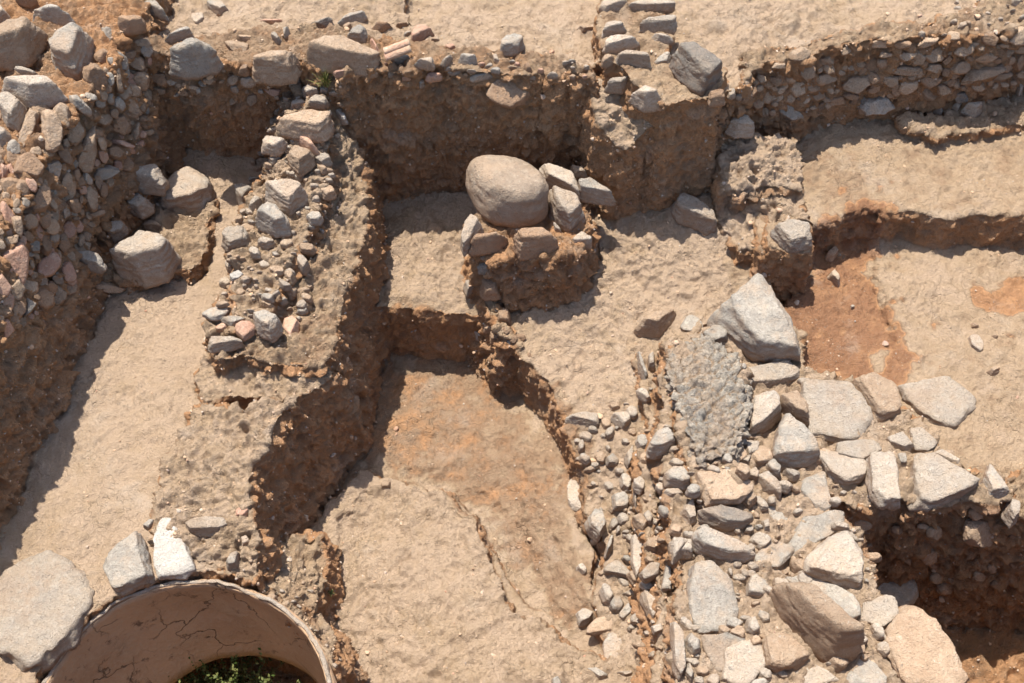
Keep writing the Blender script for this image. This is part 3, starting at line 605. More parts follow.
sheet(330, 0, 6.83, [
 ('G','g',.4,'pale grey rounded boulder left of the two tile tubes on the trench edge',[(105,265),(200,165),(270,190),(270,260),(220,315),(140,300)]),
 ('G','g',.3,'bluish flat stone leaning behind the pale grey rounded boulder',[(45,170),(140,90),(210,70),(260,90),(230,130),(150,140),(60,200)]),
 ('B','g',.55,'dark brown clod behind the two tile tubes',[(280,180),(340,145),(430,180),(440,240),(370,240),(300,220)]),
 ('P','g',.3,'flat brick like slab at the right end of the two tile tubes',[(560,200),(600,165),(715,180),(710,215),(620,290),(560,325),(550,270)]),
 ('P','g',.3,'slim pinkish tile piece standing left of the two tile tubes',[(270,260),(300,280),(350,380),(330,390),(280,310)]),
 ('G','g',.45,'dark grey stone on the edge just below the brick like slab',[(570,410),(700,390),(720,440),(690,490),(600,450)]),
 ('P','g',.5,'red brick fragment on the edge of the middle trench',[(650,520),(760,490),(770,530),(680,570),(650,540)]),
 ('L','g',.5,'small white capped stone hanging on the edge under the two tile tubes',[(390,500),(430,460),(450,500),(400,540)]),
 ('L','g',.4,'small white stone below and left of the red brick fragment',[(600,560),(640,540),(650,590),(620,610)]),
 ('B','g',.5,'brown lump on the bank above the two tile tubes',[(450,160),(520,150),(540,190),(490,200)]),
 ('T','g',.3,'small tan stone under the bluish leaning stone',[(80,190),(130,150),(150,180),(110,225)]),
 ('L','g',.3,None,[(500,230),(550,210),(560,240),(520,260)]),
 ('T','g',.3,None,[(690,270),(740,240),(750,300),(700,300)]),
 ('P','g',.2,None,[(780,320),(830,295),(860,330),(820,360)]),
 ('L','g',.3,None,[(750,440),(830,370),(840,400),(790,460)]),
 ('L','g',.4,None,[(410,420),(470,370),(540,370),(550,420),(460,450)]),
])
sheet(440, 20, 6.83, [
 ('G','g',.5,'grey angular stone with a flat top standing proud on the trench edge',[(400,230),(420,140),(470,90),(585,115),(575,200),(520,260),(440,270),(400,250)]),
 ('B','f',0,'large greenish brown boulder',[(310,500),(360,400),(480,350),(590,390),(625,480),(600,560),(500,610),(370,570)]),
 ('G','g',.5,'grey lump left of the flat topped grey angular stone',[(120,270),(170,225),(240,240),(260,310),(200,330),(130,300)]),
 ('L','g',.4,None,[(300,330),(340,290),(365,320),(350,345),(310,345)]),
 ('G','g',.3,'teal grey flat stone right of the red brick fragment',[(50,345),(110,325),(170,345),(150,385),(60,380)]),
 ('L','g',.3,None,[(190,390),(290,370),(370,360),(340,395),(240,430)]),
 ('L','g',.3,None,[(350,240),(390,230),(415,320),(380,310)]),
 ('T','g',.3,None,[(450,310),(560,330),(550,355),(480,345)]),
 ('L','g',.4,None,[(180,335),(240,335),(250,370),(200,365)]),
 ('L','g',.4,None,[(730,390),(770,350),(810,380),(790,410),(740,410)]),
 ('B','g',.4,None,[(570,300),(600,290),(630,350),(600,370)]),
])
sheet(450, 145, 4.95, [
 ('S','g',.25,'great smooth rounded boulder on top of the square platform',[(75,150),(120,70),(240,48),(330,80),(420,130),(480,220),(490,330),(440,390),(330,412),(230,400),(160,340),(100,250)]),
 ('L','g',.25,'cream topped stone touching the right side of the great smooth boulder',[(430,115),(500,95),(600,130),(630,190),(640,270),(560,230),(490,200)]),
 ('L','g',.35,'pale fractured stone below the cream topped one on the platform',[(480,210),(560,240),(640,270),(670,320),(650,380),(590,430),(540,400),(500,340),(490,280)]),
 ('G','g',.35,'pointed grey slab jutting from the right corner of the platform',[(625,180),(680,165),(750,210),(815,275),(800,300),(650,275)]),
 ('B','g',.6,'brown angular stone directly under the great smooth boulder',[(305,470),(360,420),(450,405),(510,460),(545,510),(520,550),(370,575),(320,520)]),
 ('L','g',.3,'pale upright slab at the left corner of the platform',[(50,500),(80,380),(110,340),(160,380),(180,430),(130,500),(70,555)]),
 ('B','g',.6,'brown slanting stone in shade at the front left of the platform',[(90,555),(160,430),(290,430),(290,450),(230,520),(150,545)]),
 ('L','g',.4,'small pale stone at the front right corner of the platform',[(600,470),(650,430),(700,460),(700,510),(620,520)]),
 ('G','f',0,None,[(130,590),(180,570),(210,600),(200,650),(140,640)]),
 ('L','g',.3,'narrow pale chip between the brown angular stone and the fractured one',[(505,380),(540,420),(560,460),(520,450)]),
 ('L','g',.3,'crumbly pale lump behind the pointed grey slab',[(595,100),(650,115),(680,160),(620,170)]),
])
sheet(256, 228, 3.0, [
 ('B','g',.5,None,[(670,150),(730,150),(735,220),(680,220)]),
 ('B','g',.5,None,[(720,250),(767,240),(767,300),(730,290)]),
 ('W','g',.2,None,[(640,300),(680,330),(690,350),(650,320)]),
 ('B','g',.5,None,[(680,290),(710,285),(715,320),(685,320)]),
 ('L','g',.3,None,[(620,170),(650,150),(660,190),(635,210)]),
 ('B','g',.5,None,[(700,310),(740,320),(740,355),(705,350)]),
])
sheet(590, 0, 6.15, [
 ('D','g',.5,'large dark jagged boulder overhanging the shaded recess in the upper middle',[(490,330),(540,275),(620,265),(700,320),(800,400),(805,430),(760,500),(680,578),(590,500),(530,430)]),
 ('L','g',.35,'rounded pale stone at the back left of the short stone wall',[(65,200),(90,150),(150,130),(220,160),(220,205),(120,215),(70,240)]),
 ('L','g',.35,'broad pale stone in the middle left of the short stone wall',[(80,260),(130,215),(300,240),(300,300),(200,320),(90,340)]),
 ('L','g',.4,'broad pale stone with a shaded flank in the front of the short stone wall',[(160,350),(230,310),(330,330),(375,380),(360,430),(270,410),(190,400)]),
 ('L','g',.4,'grey cream stone at the back right of the short stone wall',[(300,165),(380,110),(520,95),(530,200),(500,220),(420,190),(330,195)]),
 ('L','g',.4,'low pale stone between the back right stone and the jagged boulder',[(370,220),(420,205),(500,230),(510,280),(430,270)]),
 ('L','g',.4,'pale block at the top edge of the short stone wall',[(230,50),(330,0),(515,5),(515,80),(330,80),(250,70)]),
 ('L','g',.45,'pale block at the front left corner of the short stone wall',[(90,500),(140,480),(240,470),(230,540),(180,580),(100,570)]),
 ('L','g',.45,'crumbling tan lump left of the recess under the jagged boulder',[(240,560),(330,530),(450,590),(460,683),(330,690),(250,640)]),
 ('T','g',.5,None,[(70,370),(100,335),(150,350),(150,390),(80,420)]),
 ('B','g',.6,'brown stone tucked under the right end of the jagged boulder',[(720,560),(800,550),(830,640),(740,660)]),
 ('G','g',.25,'sloping grey slab left of the jagged boulder',[(390,390),(470,320),(500,330),(470,410),(420,420)]),
 ('L','g',.3,'small pale block at the top edge left in the short stone wall',[(60,60),(100,-10),(220,-10),(230,40),(110,90)]),
])
sheet(640, 170, 4.68, [
 ('L','g',.25,'tan stone with a flat lit top alone at the mouth of the shaded recess',[(150,160),(200,112),(260,140),(345,200),(352,300),(300,290),(180,240),(160,210)]),
 ('L','g',.3,'rounded pale stone capping the earth pier',[(610,260),(700,235),(770,250),(800,320),(795,370),(700,385),(640,330),(610,290)]),
])
sheet(512, 0, 3.0, [
 ('L','g',.35,'pale block between the shaded recess and the upper right trench',[(640,370),(680,340),(725,370),(715,415),(670,415),(640,400)]),
 ('L','g',.2,None,[(640,270),(665,265),(670,290),(650,300)]),
 ('L','g',.2,None,[(668,280),(690,285),(685,305),(668,300)]),
 ('T','g',.3,None,[(195,80),(225,75),(245,90),(215,98)]),
])
sheet(0, 0, 1, [
 ('G','g',.22,'huge pale grey boulder at the north end of the lower right wall, beside the pier',[(710,314),(728,309),(738,294),(757,277),(764,290),(781,308),(798,351),(795,361),(755,356),(740,345),(735,328)]),
 ('M','g',.12,'big lump of grey lichen covered mortar on the lower right wall',[(667,356),(690,343),(725,347),(747,376),(749,420),(737,452),(712,470),(694,462),(683,420),(668,390)]),
 ('L','g',.2,'broad two tone slab with a pointed south corner beside the deep hole',[(800,562),(824,541),(846,533),(861,550),(862,575),(856,590),(830,585),(800,576)]),
 ('L','g',.06,'very large flat pale boulder at the lower left corner beside the buried jar',[(-30,600),(-8,574),(20,556),(48,549),(60,556),(88,578),(97,592),(93,612),(66,652),(48,674),(30,672),(-20,655)]),
 ('G','f',0,'dark grey slab',[(856,108),(862,100),(885,92),(893,97),(895,105),(880,113),(860,116)]),
 ('T','g',.3,None,[(380,484),(385,480),(391,482),(390,489),(382,490)]),
 ('G','g',.3,None,[(551,679),(558,676),(562,683),(560,690),(552,690)]),
])
sheet(0, 0, 1, [
 ('T','g',.08,'large cream slab ending the lower right wall beside the deep hole at the bottom',[(900,608),(930,625),(948,655),(965,695),(905,695),(885,650)]),
 ('G','g',.1,'shaded grey slab at the west end of the deep hole',[(864,556),(905,560),(917,590),(905,612),(872,600)]),
 ('L','g',.1,'cream slab under the big blue grey boulder stretch, beside the five sided slab',[(722,655),(755,640),(766,668),(740,690),(720,685)]),
 ('T','g',.1,'low tan slab in front of the mortar lump, cracked across',[(694,476),(730,470),(752,486),(740,504),(705,506)]),
 ('L','g',.08,'thin cream slab left of the tan blocky stone in the branch wall',[(838,442),(872,440),(880,452),(860,462),(836,456)]),
])
sheet(630, 270, 5.94, [
 ('T','g',.4,'flat tan stone with a dark broken front, north west of the mortar lump',[(30,360),(90,300),(150,265),(275,240),(265,300),(155,410),(60,400)]),
 ('G','g',.1,'half buried grey stone behind the mortar lump',[(300,340),(340,270),(410,290),(430,350),(380,380),(310,370)]),
 ('G','g',.25,'angular light grey stone between the mortar lump and the huge pale boulder',[(430,390),(520,330),(580,380),(575,440),(500,465),(450,430)]),
 ('G','g',.2,'thin grey shard standing on edge left of the mortar lump',[(35,490),(55,500),(105,650),(90,683),(50,600)]),
 ('G','g',.3,'small grey block between the thin shard and the mortar lump',[(100,520),(145,490),(150,600),(110,600)]),
])
sheet(740, 350, 5.94, [
 ('L','g',.2,'smooth pale four sided slab south of the huge pale boulder',[(10,150),(60,110),(270,68),(345,130),(355,180),(300,215),(170,250),(60,260),(30,210)]),
 ('L','g',.25,'pale boulder right of the mortar lump with deep shade below',[(60,270),(160,250),(235,300),(240,400),(200,450),(120,500),(40,530),(30,500)]),
 ('G','g',.22,'pointed grey boulder right of the gap beside the mortar lump',[(190,620),(230,470),(270,390),(330,440),(440,530),(465,660),(380,690),(300,700),(200,683)]),
 ('T','g',.4,'rough tan stone wedged under the smooth four sided slab',[(200,270),(330,245),(380,300),(410,350),(410,460),(340,430),(250,350)]),
 ('L','g',.07,'largest flat slab of the lower right wall, next to the red earth patch',[(360,190),(480,205),(640,195),(700,280),(780,390),(740,450),(700,540),(560,560),(440,520),(415,360)]),
 ('T','g',.18,'tan blocky stone right of the largest flat slab',[(650,190),(700,155),(790,140),(885,170),(930,250),(950,380),(900,430),(820,430),(760,330),(690,250)]),
 ('L','g',.4,None,[(0,540),(110,560),(90,650),(40,670),(20,620)]),
])
sheet(870, 370, 5.786, [
 ('L','g',.05,'long pale slab sunk in the ground right of the blocky tan stone',[(165,105),(310,60),(420,45),(560,150),(600,260),(500,340),(380,340),(290,280),(210,190)]),
 ('L','g',.12,'small flat cream slab with a dark dot',[(225,345),(290,335),(385,430),(330,480),(265,470)]),
 ('L','g',.2,'small broken slab left of the cream one with a dark dot',[(95,400),(180,360),(250,450),(190,470),(120,440)]),
 ('T','g',.3,'brown topped small stone alone on the pale ground at the far right',[(680,40),(690,25),(745,0),(750,25),(710,45)]),
])
sheet(890, 450, 6.634, [
 ('L','g',.15,'smooth three cornered slab overhanging the deep hole',[(130,30),(230,40),(430,130),(580,215),(500,290),(290,350),(190,400),(110,370),(150,270)]),
 ('G','g',.2,'pointed grey slab right of the three cornered one',[(590,230),(630,100),(700,180),(785,300),(760,330),(640,330)]),
 ('L','g',.2,'narrow pale slab behind the three cornered one',[(250,30),(340,0),(460,70),(440,120),(330,80)]),
 ('G','g',.3,'small grey wedge left of the three cornered slab',[(30,30),(100,20),(110,110),(60,110)]),
 ('L','g',.4,'crumbly pale block right of the pointed grey slab over the hole',[(780,330),(860,340),(850,480),(790,520),(740,470)]),
])
sheet(790, 450, 5.94, [
 ('L','g',.15,'pale slab with a broken edge at the left end of the deep hole',[(170,20),(380,0),(460,100),(440,200),(330,220),(240,150)]),
 ('L','g',.15,'tall pale slab between the broken edged one and the three cornered one',[(450,30),(590,15),(630,90),(600,180),(650,340),(540,345),(470,280),(470,160)]),
 ('G','g',.12,'grey slab leaning left of the deep hole',[(60,190),(190,135),(215,230),(240,370),(180,380),(120,300),(50,240)]),
 ('G','g',.08,'bluish half of the broad cracked slab beside the hole',[(70,400),(270,365),(320,470),(180,530),(10,640),(-10,590),(60,470)]),
 ('T','f',0,None,[(350,420),(400,380),(500,410),(500,470),(420,490)]),
])
sheet(890, 450, 6.634, [('T','f',0,'big rounded boulder',[(480,560),(560,440),(650,430),(720,480),(720,560),(650,650),(540,640)])])
sheet(790, 568, 5.94, [
 ('G','g',.1,'long light grey stone above the long tan boulder at the lower right',[(0,60),(130,55),(270,110),(370,170),(410,240),(400,310),(320,330),(200,250),(100,150)]),
 ('T','g',.5,'long tan boulder with a reddish flank at the lower right',[(-130,130),(-40,100),(100,170),(250,310),(420,410),(390,510),(320,580),(240,580),(100,480),(0,380),(-100,240)]),
 ('L','g',.1,'pale slab right of the long light grey stone, partly in shade',[(405,310),(430,180),(560,200),(600,165),(640,290),(520,370)]),
 ('G','g',.12,'grey stone below the reddish flank of the long tan boulder',[(320,720),(420,530),(500,570),(570,650),(570,720)]),
 ('L','g',.12,'pale grey stone at the bottom edge under the long tan boulder',[(0,630),(110,570),(220,630),(290,690),(0,740)]),
])
sheet(660, 568, 5.94, [
 ('G','g',.12,'big blue grey boulder in the middle of the lower right wall',[(165,60),(200,-30),(300,-30),(400,60),(420,170),(470,230),(430,330),(330,370),(240,385),(200,330),(170,180)]),
 ('G','g',.3,'grey egg shaped stone right of the big blue grey boulder',[(500,110),(530,50),(570,40),(640,110),(645,180),(560,200),(500,190)]),
 ('L','g',.3,'small pale stone under the grey egg shaped one',[(510,310),(550,290),(590,390),(540,420),(500,390)]),
 ('T','g',.22,'five sided tan slab at the bottom right of the wall',[(600,430),(650,390),(760,400),(880,510),(870,550),(780,600),(630,620),(610,530)]),
 ('G','g',.06,'low slab directly below the big blue grey boulder',[(240,410),(330,400),(480,390),(520,520),(480,650),(330,620),(260,520)]),
 ('G','g',.35,'small dark grey stone on the west edge below the big blue grey boulder',[(140,440),(180,390),(235,430),(230,510),(190,530),(150,490)]),
 ('G','g',.15,'long greenish slab standing on edge at the foot of the wall near the bottom',[(60,340),(90,330),(140,400),(150,600),(110,660),(70,600)]),
 ('G','g',.2,None,[(130,640),(170,560),(200,640),(180,683)]),
 ('G','g',.15,'grey slab at the bottom edge left of the five sided slab',[(480,680),(620,655),(640,700),(480,720)]),
])
sheet(660, 450, 5.94, [
 ('G','g',.35,'upper pale grey stone on the west edge below the mortar lump',[(20,165),(70,110),(130,100),(165,150),(185,220),(130,245),(50,230)]),
 ('L','g',.3,'lower cream stone on the west edge beside the dark layered boulder',[(110,390),(130,330),(185,295),(200,360),(215,450),(160,460)]),
 ('D','g',.3,'dark layered boulder south of the mortar lump',[(230,370),(380,330),(540,380),(545,440),(470,480),(370,480),(270,430)]),
 ('G','g',.35,'long ledged tan grey boulder right above the big blue grey one',[(185,500),(235,460),(320,490),(470,550),(555,620),(540,670),(400,680),(230,630),(180,580)]),
 ('L','g',.25,'small square cream stone right of the long ledged boulder',[(510,550),(580,490),(660,520),(655,560),(600,610)]),
 ('G','g',.12,'grey stone right of the long ledged boulder, with a dark notch',[(560,640),(650,540),(790,580),(760,640),(690,720),(580,720)]),
 ('G','g',.12,'wedge shaped grey stone in the middle of the rubble',[(620,330),(680,315),(740,360),(820,480),(710,500),(650,430)]),
 ('G','g',.25,'pale stone with a lit flat top below the gap right of the mortar lump',[(560,150),(640,130),(720,200),(720,290),(640,250),(580,200)]),
 ('T','g',.4,'small brown cube in the narrow slot on the west side of the wall',[(55,470),(90,440),(130,470),(110,520),(60,510)]),
 ('L','g',.3,None,[(600,430),(640,410),(650,480),(620,490)]),
 ('L','g',.3,None,[(70,520),(180,540),(190,650),(60,640)]),
 ('L','g',.3,None,[(470,40),(540,30),(520,90),(480,80)]),
])
sheet(560, 380, 5.94, [
 ('G','g',.35,'pale grey stone with a ledge at the south west foot of the mortar lump',[(515,420),(570,310),(640,285),(690,340),(690,410),(590,460),(520,470)]),
 ('L','g',.3,'pale stone bridging the broken edge right of the middle pit',[(35,220),(140,190),(220,200),(225,290),(130,250),(40,260)]),
 ('L','g',.3,None,[(300,220),(400,190),(420,260),(380,300)]),
 ('L','g',.2,None,[(380,450),(430,390),(440,450),(400,530)]),
 ('T','g',.3,None,[(290,150),(340,130),(360,180),(310,190)]),
])
sheet(560, 470, 5.94, [
 ('L','g',.05,'pale flat oval stone half sunk at the right rim of the pit floor',[(40,100),(110,20),(160,60),(140,150),(150,230),(80,250),(45,190)]),
 ('G','g',.35,'rounded blue grey stone at the right rim of the pit floor',[(145,300),(190,235),(240,235),(270,340),(215,430),(150,370)]),
 ('G','g',.25,'narrow grey stone below the rounded blue grey one',[(260,490),(300,390),(320,400),(300,480),(265,530)]),
 ('L','g',.12,'half sunk pale stone left of the narrow grey one',[(190,480),(260,460),(280,560),(230,600),(190,560)]),
 ('L','g',.22,'pale flat topped stone over a dark hollow right of the pit floor',[(260,590),(330,540),(380,570),(430,650),(270,620)]),
 ('L','g',.25,'pale stone between the hollow and the slot of the wall',[(470,620),(540,550),(590,560),(580,640),(500,670)]),
 ('T','g',.3,'brownish stone leaning against the edge slabs',[(430,280),(480,260),(520,320),(490,370),(450,330)]),
 ('L','g',.3,None,[(95,570),(130,555),(160,600),(140,630),(100,600)]),
 ('T','g',.4,'block with a shaded south face against the slot of the wall',[(500,430),(590,390),(580,480),(560,500),(500,480)]),
 ('T','g',.3,None,[(290,225),(350,215),(360,250),(310,265)]),
 ('G','g',.3,None,[(285,330),(310,325),(310,380),(290,375)]),
 ('L','g',.3,None,[(330,340),(355,330),(355,380),(330,385)]),
 ('L','g',.12,'tall cream slab sunk upright between pit slope and slot',[(425,420),(500,390),(500,560),(450,640),(420,560)]),
 ('L','g',.2,'thin upright slab at the top of the west slope',[(430,200),(440,100),(460,150),(450,260)]),
 ('L','g',.3,'cream stone at the left end of the long ledged boulder',[(640,430),(720,400),(780,430),(690,480),(660,560)]),
 ('G','g',.12,'long upright slab along the middle of the slot',[(600,720),(640,530),(665,570),(665,720)]),
])
sheet(560, 568, 5.94, [
 ('L','g',.25,'leaning pale slab left of the slot near the bottom',[(475,150),(500,130),(590,210),(590,290),(550,330),(500,240)]),
 ('G','g',.1,'light grey slab half buried above the kite shaped one',[(350,290),(400,220),(460,200),(450,240),(380,310)]),
 ('L','g',.25,'small pale stone at the lower corner of the pit floor',[(90,280),(130,240),(200,270),(160,330),(110,350)]),
 ('T','g',.12,'flat tan stone left above the kite shaped slab',[(170,350),(220,290),(330,290),(320,390),(220,390),(160,400)]),
 ('G','g',.1,'kite shaped grey slab lying on pale ground at the bottom',[(255,450),(290,390),(350,400),(400,530),(330,570),(260,545)]),
 ('G','g',.08,None,[(160,600),(210,590),(280,640),(230,660)]),
 ('L','g',.15,None,[(340,620),(430,610),(430,640),(390,655)]),
 ('L','g',.3,None,[(370,160),(410,130),(440,150),(410,180)]),
 ('L','g',.3,None,[(540,350),(600,330),(610,380),(560,400)]),
])
sheet(80, 500, 3.73, [
 ('W','g',.12,'whitish grey boulder in the middle of the three on the rim of the buried jar',[(272,160),(310,70),(350,65),(385,110),(400,200),(435,260),(360,300),(290,300)]),
 ('G','g',.15,'olive grey slab, left of the three boulders on the rim of the buried jar',[(85,235),(140,160),(230,115),(265,190),(290,300),(160,360),(130,345),(110,270)]),
 ('L','g',.3,'cream boulder, right of the three on the rim of the buried jar',[(390,90),(420,65),(530,60),(565,100),(520,130),(430,140),(400,120)]),
 ('G','g',.3,'small upright grey stone right of the cream boulder above the jar',[(545,240),(580,190),(605,200),(590,260),(560,265)]),
 ('G','g',.3,'small grey pebble above the whitish grey boulder',[(235,100),(265,70),(290,75),(260,115)]),
 ('L','g',.3,None,[(600,140),(625,130),(645,165),(610,180)]),
 ('P','g',.1,'pink flat stone with a dark spot at the south tip of the earth wall',[(580,40),(610,20),(635,40),(610,70),(580,65)]),
])
T_ = 'T'
sheet(870, 0, 5.786, [(k,'f',0,None,p) for k, p in [
 ('T',[(0,230),(80,200),(125,240),(100,280),(0,280)]),('B',[(125,250),(160,225),(240,240),(235,275),(150,285)]),('T',[(260,255),(320,205),(400,210),(380,250),(290,280)]),
 ('T',[(440,240),(450,180),(540,185),(520,230)]),('T',[(50,330),(60,295),(125,300),(130,325),(70,335)]),('T',[(145,310),(160,285),(280,290),(240,345),(190,360)]),
 ('T',[(285,340),(310,290),(400,245),(440,290),(400,350),(330,365)]),('T',[(470,300),(500,260),(610,245),(600,300),(550,330),(490,325)]),('B',[(615,200),(700,180),(745,220),(720,275),(640,250)]),
 ('T',[(590,340),(640,290),(700,285),(740,320),(700,355),(620,365)]),('B',[(410,350),(460,310),(480,340),(440,380)]),('T',[(440,410),(480,350),(580,335),(585,390),(540,430),(460,435)]),
 ('T',[(525,480),(570,410),(640,370),(790,350),(760,400),(620,460)]),('T',[(665,470),(700,420),(820,400),(830,430),(760,465)]),('T',[(750,330),(780,275),(840,285),(800,335)]),
 ('T',[(780,240),(840,180),(891,150),(900,260),(830,265)]),('T',[(305,400),(330,355),(410,360),(420,410),(380,430)]),('B',[(270,450),(310,425),(420,440),(400,480),(330,515)]),
 ('T',[(60,460),(80,430),(165,440),(160,490),(110,510)]),('T',[(150,550),(180,450),(280,460),(280,510),(220,550)]),('B',[(410,480),(430,445),(510,440),(500,490),(440,505)]),
 ('D',[(455,520),(550,515),(590,580),(500,600)]),('T',[(60,400),(90,360),(180,350),(300,380),(290,440),(150,430)])]])
sheet(870, 0, 5.786, [
 ('L','g',.5,'pale crumbly block, biggest on the low ledge in the upper right trench',[(520,660),(560,600),(650,590),(640,660),(600,690)]),
 ('L','g',.5,'small pale block left of the biggest one on the low ledge',[(470,630),(500,590),(530,600),(500,650)]),
 ('L','g',.4,'crumbly pale lump at the left end of the low ledge',[(330,660),(370,610),(420,640),(400,683)]),
 ('L','g',.3,'pale upright stone at the far right end of the upper right trench',[(835,480),(860,465),(888,530),(860,555)]),
])
sheet(730, 20, 5.94, [(k,'f',0,None,p) for k, p in [
 ('T',[(345,250),(360,195),(430,158),(480,180),(470,220),(400,250)]),('T',[(245,290),(260,260),(330,250),(330,290)]),('T',[(640,170),(710,135),(750,165),(690,210),(650,215)]),
 ('G',[(265,540),(270,490),(330,480),(420,540),(440,580),(350,600)]),('T',[(460,460),(480,430),(560,415),(570,460),(500,490)]),('B',[(580,510),(590,450),(680,440),(690,500)]),
 ('T',[(340,400),(360,350),(440,350),(450,430),(380,460)]),('T',[(460,380),(500,320),(640,290),(640,360),(520,400)]),('T',[(640,400),(700,320),(830,300),(850,370),(760,440),(680,420)]),
 ('T',[(160,480),(170,410),(270,390),(280,460),(220,500)]),('T',[(510,220),(600,200),(620,260),(520,270)])]])
sheet(768, 228, 3.0, [
 ('T','g',.4,'upper small tan stone lying on the red earth patch',[(170,80),(195,55),(210,70),(190,105),(170,100)]),
 ('L','g',.4,'lower knobbly pale stone lying on the red earth patch',[(175,140),(195,125),(215,160),(205,180),(180,160)]),
 ('L','g',.15,'flat pale stone on the open ground at the right',[(590,330),(620,320),(645,350),(635,380),(600,360)]),
 ('T','g',.4,None,[(655,430),(680,415),(695,425),(670,445)]),
 ('T','g',.4,None,[(605,285),(625,285),(632,305),(610,305)]),
 ('L','g',.3,None,[(245,235),(255,230),(260,240),(250,244)]),
 ('T','g',.3,None,[(670,320),(690,325),(685,335)]),
])
# ---------------------------------------------------------------- build the stones (all rays are cast before any stone stands in their way)
rng = random.Random(7)
GROUPS = {'rubble': 'small loose stones of the dig'}
n_lab = 0
def area(cx, cy):
    if cx < 200 and cy < 340: return 'among the rubble of the left wall and trench'
    if cx < 345 and cy > 60: return 'on the crumbling earth wall by the left trench'
    if cy < 110 and cx < 600: return 'on the edge of the trench at the top'
    if cy < 115 and cx < 760: return 'by the short stone wall at the top'
    if cx > 790 and cy < 420: return 'on the open ground at the right'
    if 460 < cx < 560 and cy < 400: return 'in the rubble at the foot of the stone platform'
    if cx < 640 and cy > 380: return 'on the slope between the pit floor and the lower right wall'
    if cx > 630: return 'among the slabs of the lower right wall'
    return 'on the bare ground between the pits'
KW = {'G': 'grey', 'D': 'dark grey', 'L': 'pale', 'T': 'tan', 'B': 'brown', 'P': 'pinkish', 'W': 'whitish', 'S': 'smooth', 'M': 'rough'}
def nearest_wall(x, y, ob):
    if ob is not None and ob.name in CORES: return CORES[ob.name]
    best = None
    for r in range(0, 90, 4):                       # climb towards the nearest wall cell in plan
        for a in range(0, 360, 30):
            i = int((x+r*.01*math.cos(math.radians(a))-X0)/CELL); j = int((y+r*.01*math.sin(math.radians(a))-Y0)/CELL)
            if 0 <= i < NX and 0 <= j < NY and OWN[j, i]: return WOBJ[OWN[j, i]-1]
    return WOBJ[0]
ZB = {'great smooth rounded': -.60, 'cream topped stone touching': -.62, 'pale fractured stone': -.66, 'pointed grey slab jutting': -.64, 'crumbly pale lump behind': -.66, 
      'grey angular stone with a flat top': .02, 'tan stone with a flat lit top alone': -.80}
def build_all():
    made = []
    for (kind, mode, s, label, px) in ST:
        zb = next((z for k, z in ZB.items() if label and k in label), None)
        o, ob = make_stone(px, kind, mode, s, rng, zb=zb)
        o.hide_viewport = True                      # keeps it out of the way of the later rays
        c = np.mean(px, 0)
        if mode == 'f':
            w = nearest_wall(o.location[0], o.location[1], ob); into(o, w)
            if label: o['label'] = label
        else:
            big = np.ptp(np.array(px), 0).max() > 30
            if label:
                o.name = 'boulder' if big else 'stone'; tag(o, label, 'boulder' if big else 'stone')
            else:
                a = area(*c); tag(o, 'small %s stone %s' % (KW[kind], a), 'stone', 'small stones '+a)
        made.append((o, px))
    return made
MADE = build_all()
occ = [np.array(p) for _, p in MADE]
def covered(x, y, pad=1.0):
    for p in occ:
        if p[:, 0].min()-pad < x < p[:, 0].max()+pad and p[:, 1].min()-pad < y < p[:, 1].max()+pad:
            c = p.mean(0); r = np.ptp(p, 0)/2+pad
            if ((x-c[0])/r[0])**2+((y-c[1])/r[1])**2 < .85: return True
    return False
def inpoly(x, y, p):
    c = False
    for i in range(len(p)):
        a, b = p[i], p[(i+1) % len(p)]
        if (a[1] > y) != (b[1] > y) and x < (b[0]-a[0])*(y-a[1])/(b[1]-a[1])+a[0]: c = not c
    return c
def fill(region, n, lo, hi, mode, kinds, tilt=0, as_part=True, group=None, wallname=None, pw=2.2):
    xs = [p[0] for p in region]; ys = [p[1] for p in region]; made = 0; tries = 0
    while made < n and tries < n*40:
        tries += 1; x = rng.uniform(min(xs), max(xs)); y = rng.uniform(min(ys), max(ys))
        r = lo+(hi-lo)*rng.random()**pw
        if not inpoly(x, y, region) or covered(x, y, r*.25): continue
        a = math.radians(tilt+rng.gauss(0, 25)); el = rng.uniform(.5, .95); k = rng.randint(5, 8); px = []
        for q in range(k):
            t = 2*math.pi*q/k+rng.uniform(-.3, .3); u = r*math.cos(t); v = r*el*math.sin(t)
            px.append((x+u*math.cos(a)-v*math.sin(a), y+u*math.sin(a)+v*math.cos(a)))
        kd = rng.choice(kinds); o, ob = make_stone(px, kd, mode, rng.uniform(.25, .45), rng, sink=.02, level=4 if r > 8 else 3); o.hide_viewport = True
        if as_part: into(o, nearest_wall(o.location[0], o.location[1], ob))
        else: tag(o, 'small %s stone %s' % (KW[kd], group), 'stone', 'small stones '+group)
        occ.append(np.array(px)); MADE.append((o, px)); made += 1
fill([(-5,110),(60,110),(110,60),(150,40),(150,130),(100,200),(70,290),(0,340)], 170, 4.5, 15, 'f', 'TBTBPGT', 60, pw=1.3)
fill([(100,60),(285,75),(285,98),(160,100),(110,100)], 14, 3, 8, 'f', 'TTBG', 0)
fill([(345,60),(590,62),(590,78),(345,80)], 16, 3, 6, 'g', 'GLTPL', 0, False, 'on the edge of the trench at the top')
fill([(275,95),(345,90),(330,200),(300,330),(215,330),(235,220)], 95, 3, 10, 'g', 'LGTLT', 20, False, 'on the crumbling earth wall by the left trench')
fill([(742,80),(870,62),(1024,30),(1024,85),(900,95),(760,118)], 75, 4, 11, 'f', 'TTB', -15, pw=1.1)
fill([(575,440),(650,380),(665,480),(668,680),(600,600)], 22, 7, 12, 'g', 'LLGT', 70, False, 'on the slope between the pit floor and the lower right wall')
